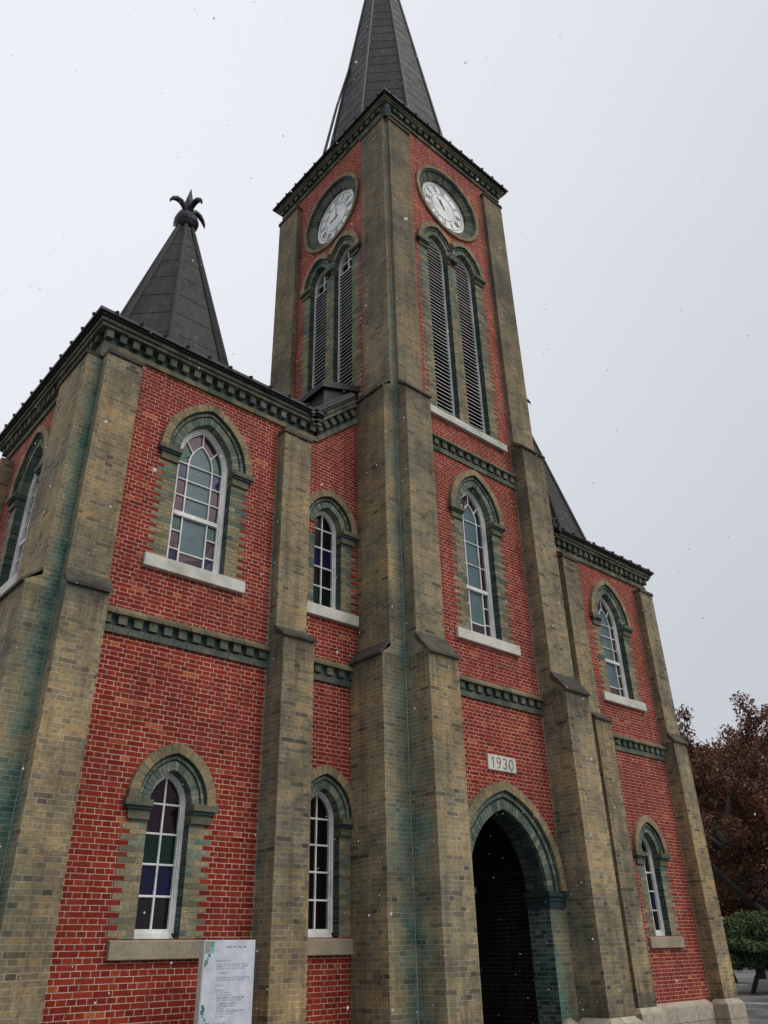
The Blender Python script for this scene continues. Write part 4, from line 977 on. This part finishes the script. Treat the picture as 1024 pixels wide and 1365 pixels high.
def leaves(name, centers, radii, per, size, mat, parent, elong=1.6, flat_=0.8):
    c = np.repeat(centers, per, 0); r = np.repeat(radii, per)
    n = len(c); d = rng.normal(size=(n, 3)); d /= np.linalg.norm(d, axis=1)[:, None]
    p = c + d*(rng.random(n)**0.45*r)[:, None]*np.array([1, 1, flat_])
    a = rng.normal(size=(n, 3)); a /= np.linalg.norm(a, axis=1)[:, None]
    b = np.cross(a, rng.normal(size=(n, 3))); b /= np.linalg.norm(b, axis=1)[:, None]
    s = (size*(0.6+0.8*rng.random(n)))[:, None]
    nrm = np.cross(a, b)
    v = np.stack([p - a*s*elong, p - b*s*0.55 + nrm*s*0.2, p + a*s*elong, p + b*s*0.55 + nrm*s*0.2], 1).reshape(-1, 3)
    me = bpy.data.meshes.new(name); me.vertices.add(4*n); me.vertices.foreach_set('co', v.ravel())
    me.loops.add(4*n); me.loops.foreach_set('vertex_index', np.arange(4*n)); me.polygons.add(n)
    me.polygons.foreach_set('loop_start', np.arange(0, 4*n, 4)); me.update(calc_edges=True)
    clump = np.repeat(rng.random(len(centers)), per)
    at = me.attributes.new('tone', 'FLOAT', 'FACE'); at.data.foreach_set('value', np.clip(clump*0.6+rng.random(n)*0.4, 0, 1))
    me.materials.append(mat); o = bpy.data.objects.new(name, me); COL.objects.link(o); child(o, parent); return o
def tree(name, base, H, spread, lean, label, cat, seed, mat, n_main=6, per=60, leaf=0.11, clump=0.75, group=None, trunk_r=0.28, first=0.2, low=0.25):
    rd = random.Random(seed); root = empty(name, base); tag(root, label, cat, group)
    mb = MB(); tips = []
    def grow(p, d, L, r, lev):
        pts = [p]; rad = [r]; n = 5
        for i in range(n):
            d = (d + Vector((rd.uniform(-1, 1), rd.uniform(-1, 1), rd.uniform(-.5, .8)))*0.20).normalized()
            p = p + d*(L/n); pts.append(p); rad.append(r*(1-0.5*(i+1)/n))
            if lev > 0 and i >= 1:
                tips.append((p, 0.55+0.5*rd.random())) if lev >= 2 else None
        mb.tube(pts, rad, 8 if lev < 2 else 5)
        if lev >= 3: tips.append((p, 0.8)); return
        k = {0: n_main, 1: 5, 2: 3}[lev]
        for q in range(k):
            t = rd.uniform(0.35, 1.0) if lev else first + (1-first)*q/k
            i = min(n-1, int(t*n)); q0 = pts[i].lerp(pts[i+1], t*n-i if t < 1 else 1)
            a = rd.uniform(0, 6.28) if lev else q*2.4+rd.uniform(-.4, .4)
            up = rd.uniform(0.15, 0.75); dd = Vector((math.cos(a), math.sin(a), up)).normalized()
            dd = (dd*0.8 + d*0.45).normalized()
            grow(q0, dd, L*rd.uniform(0.5, 0.72)*(spread if lev == 0 else 1), rad[i]*0.62, lev+1)
    B = Vector(base); grow(B - Vector((0, 0, 0.1)), (Vector((0, 0, 1))+Vector(lean)).normalized(), H*0.55, trunk_r, 0)
    mb.obj('trunk', BARK, root, smooth=True)
    tp = [(p, s) for p, s in tips if p.z > B.z + H*low]
    cs = np.array([p for p, s in tp]); rs = np.array([s*clump for p, s in tp])
    leaves('crown', cs, rs, per, leaf, mat, root)
    return root
def at(bx, by, d): q = math.hypot(bx, by); return (bx/q*d, by/q*d, GROUND)
tree('oak_tree', at(0.9135, 0.4068, 44), 13.4, 1.05, (-0.06, 0.05, 0), 'brown leaved oak with a thick trunk behind the green pine', 'tree', 3, LEAF_BROWN, per=70, leaf=0.070, trunk_r=0.42, first=0.2, low=0.14)
tree('oak_tree', at(0.884, 0.467, 52), 14.6, 1.0, (0.02, 0, 0), 'brown leaved oak showing next to the church wall', 'tree', 8, LEAF_BROWN, per=66, leaf=0.078, trunk_r=0.4, first=0.18, low=0.1)
tree('oak_tree', at(0.925, 0.380, 60), 16.5, 1.0, (-0.03, 0, 0), 'tall brown leaved oak farthest back at the edge of the grounds', 'tree', 21, LEAF_BROWN, per=50, leaf=0.09, trunk_r=0.45, first=0.2, low=0.1)
tree('oak_tree', at(0.899, 0.438, 57), 15.2, 1.1, (0.03, 0, 0), 'round topped brown oak between the tree by the wall and the tallest one', 'tree', 14, LEAF_BROWN, per=60, leaf=0.08, trunk_r=0.38, first=0.16, low=0.1)
tree('young_oak_tree', at(0.901, 0.434, 50), 6.5, 1.3, (0.05, 0, 0), 'short bushy brown oak low between the tall oaks', 'tree', 31, LEAF_BROWN, per=60, leaf=0.085, trunk_r=0.16, first=0.12, low=0.05)
# clipped pine
pr_ = empty('pine_tree', at(0.9015, 0.4328, 40)); tag(pr_, 'low spreading green pine before the brown oaks', 'tree')
B = Vector(pr_.location); pb = MB(); cs = []; rs = []
rd = random.Random(5)
pb.tube([B+Vector((-.9, .5, -.1)), B+Vector((-.55, .3, .55)), B+Vector((-.2, .1, 1.0)), B+Vector((0.1, 0, 1.6)), B+Vector((.2, 0, 2.4))], [.10, .09, .085, .07, .03], 8)
for k in range(26):
    a = rd.uniform(0, 6.28); r = rd.uniform(0.2, 2.0); z = 1.0 + rd.random()*1.75*(1-0.25*(r/2)**2)
    e_ = B+Vector((math.cos(a)*r, math.sin(a)*r, z)); s_ = B+Vector((0.05, 0, min(z-.2, 2.0)))
    pb.tube([s_, s_.lerp(e_, .5)+Vector((0, 0, .05)), e_], [.04, .03, .012], 5); cs.append(e_); rs.append(rd.uniform(.4, .65))
for k in range(110):
    a = rd.uniform(0, 6.28); r = 2.1*math.sqrt(rd.random()); cs.append(B+Vector((math.cos(a)*r, math.sin(a)*r, 1.0+rd.random()*1.7*(1-0.3*(r/2.1)**2)))); rs.append(rd.uniform(.35, .6))
pb.obj('trunk', BARK, pr_, smooth=True)
leaves('crown', np.array(cs), np.array(rs), 330, 0.05, LEAF_PINE, pr_, elong=2.0, flat_=0.5)
# small things on the far paving
STONE = tone_mat('pale_stone', [(0, (0.45, 0.45, 0.46)), (1, (0.55, 0.55, 0.56))], 0.8)
px, py_, _ = at(0.9020, 0.4317, 46)
sp_ = MB(); sp_.hexa([(px-.2, py_-.2, GROUND), (px+.2, py_-.2, GROUND), (px+.2, py_+.2, GROUND), (px-.2, py_+.2, GROUND), (px-.17, py_-.17, -.52), (px+.17, py_-.17, -.52), (px+.17, py_+.17, -.52), (px-.17, py_+.17, -.52)])
sp_.prism([(px-.22, py_-.22, -.518), (px+.22, py_-.22, -.518), (px+.22, py_+.22, -.518), (px-.22, py_+.22, -.518)], [(px-.1, py_-.1, -.4), (px+.1, py_-.1, -.4), (px+.1, py_+.1, -.4), (px-.1, py_+.1, -.4)])
tag(sp_.obj('stone_post', STONE, bevel=0.02), 'pale stone post standing beneath the green pine', 'post')
wl = MB(); a = Vector(at(0.85, 0.527, 74)); b = Vector(at(0.96, 0.28, 70)); d = (b-a).normalized(); nn = Vector((-d.y, d.x, 0))*.15
wl.prism([a-nn, b-nn, b+nn, a+nn], [v+Vector((0, 0, 1.0)) for v in (a-nn, b-nn, b+nn, a+nn)]); wl.prism([v+Vector((0, 0, 1.002)) for v in (a-nn*1.6, b-nn*1.6, b+nn*1.6, a+nn*1.6)], [v+Vector((0, 0, 1.12)) for v in (a-nn*1.4, b-nn*1.4, b+nn*1.4, a+nn*1.4)])
tag(wl.obj('boundary_wall', STONE), 'low pale stone wall far behind the trees', 'wall')
kb = MB(); a = Vector(at(0.80, 0.60, 36)); b = Vector(at(0.975, 0.222, 26)); d = (b-a).normalized(); nn = Vector((-d.y, d.x, 0))*.09
kb.prism([a-nn, b-nn, b+nn, a+nn], [v+Vector((0, 0, .12)) for v in (a-nn, b-nn, b+nn, a+nn)])
tag(kb.obj('kerb', STONE), 'pale kerb crossing the paving', 'kerb', kind='structure')

# ------------------------------------------------------------------ falling snow
def snowfall():
    n = 11000
    p = np.stack([rng.uniform(-5, 18, n), rng.uniform(0.9, 9.6, n), rng.uniform(-1.5, 19, n)], 1)
    # keep it off the walls
    keep = ~((p[:, 1] > 8.4) & (p[:, 0] > 2.6)); p = p[keep]
    keep = np.linalg.norm(p, axis=1) > 1.6; p = p[keep]; n = len(p)
    base = np.array([(1, 0, 0), (-1, 0, 0), (0, 1, 0), (0, -1, 0), (0, 0, 1), (0, 0, -1)], float)
    fs = np.array([(0, 2, 4), (2, 1, 4), (1, 3, 4), (3, 0, 4), (2, 0, 5), (1, 2, 5), (3, 1, 5), (0, 3, 5)])
    s = 0.0024 + 0.0062*rng.random(n)**3.5
    v = p[:, None, :] + base[None]*s[:, None, None]*(0.6+0.8*rng.random((n, 6, 1)))
    f = (fs[None] + 6*np.arange(n)[:, None, None]).reshape(-1, 3)
    me = bpy.data.meshes.new('snowfall'); me.vertices.add(6*n); me.vertices.foreach_set('co', v.reshape(-1))
    me.loops.add(len(f)*3); me.loops.foreach_set('vertex_index', f.reshape(-1)); me.polygons.add(len(f)); me.polygons.foreach_set('loop_start', np.arange(0, len(f)*3, 3)); me.update(calc_edges=True)
    m, t, b = mat_base('snow_flake', 0.8, 0.2); b.inputs['Base Color'].default_value = (0.9, 0.91, 0.93, 1)
    tl = nd(t, 'ShaderNodeBsdfTranslucent'); tl.inputs['Color'].default_value = (0.95, 0.95, 0.97, 1); tp = nd(t, 'ShaderNodeBsdfTransparent')
    m1 = nd(t, 'ShaderNodeMixShader'); m1.inputs[0].default_value = 0.5; m2 = nd(t, 'ShaderNodeMixShader'); m2.inputs[0].default_value = 0.35
    t.links.new(b.outputs[0], m1.inputs[1]); t.links.new(tl.outputs[0], m1.inputs[2]); t.links.new(m1.outputs[0], m2.inputs[1]); t.links.new(tp.outputs[0], m2.inputs[2])
    t.links.new(m2.outputs[0], t.nodes['Material Output'].inputs[0]); me.materials.append(m)
    o = bpy.data.objects.new('snowfall', me); COL.objects.link(o)
    tag(o, 'small white snowflakes drifting down in front of the church', 'snow', kind='stuff')
snowfall()
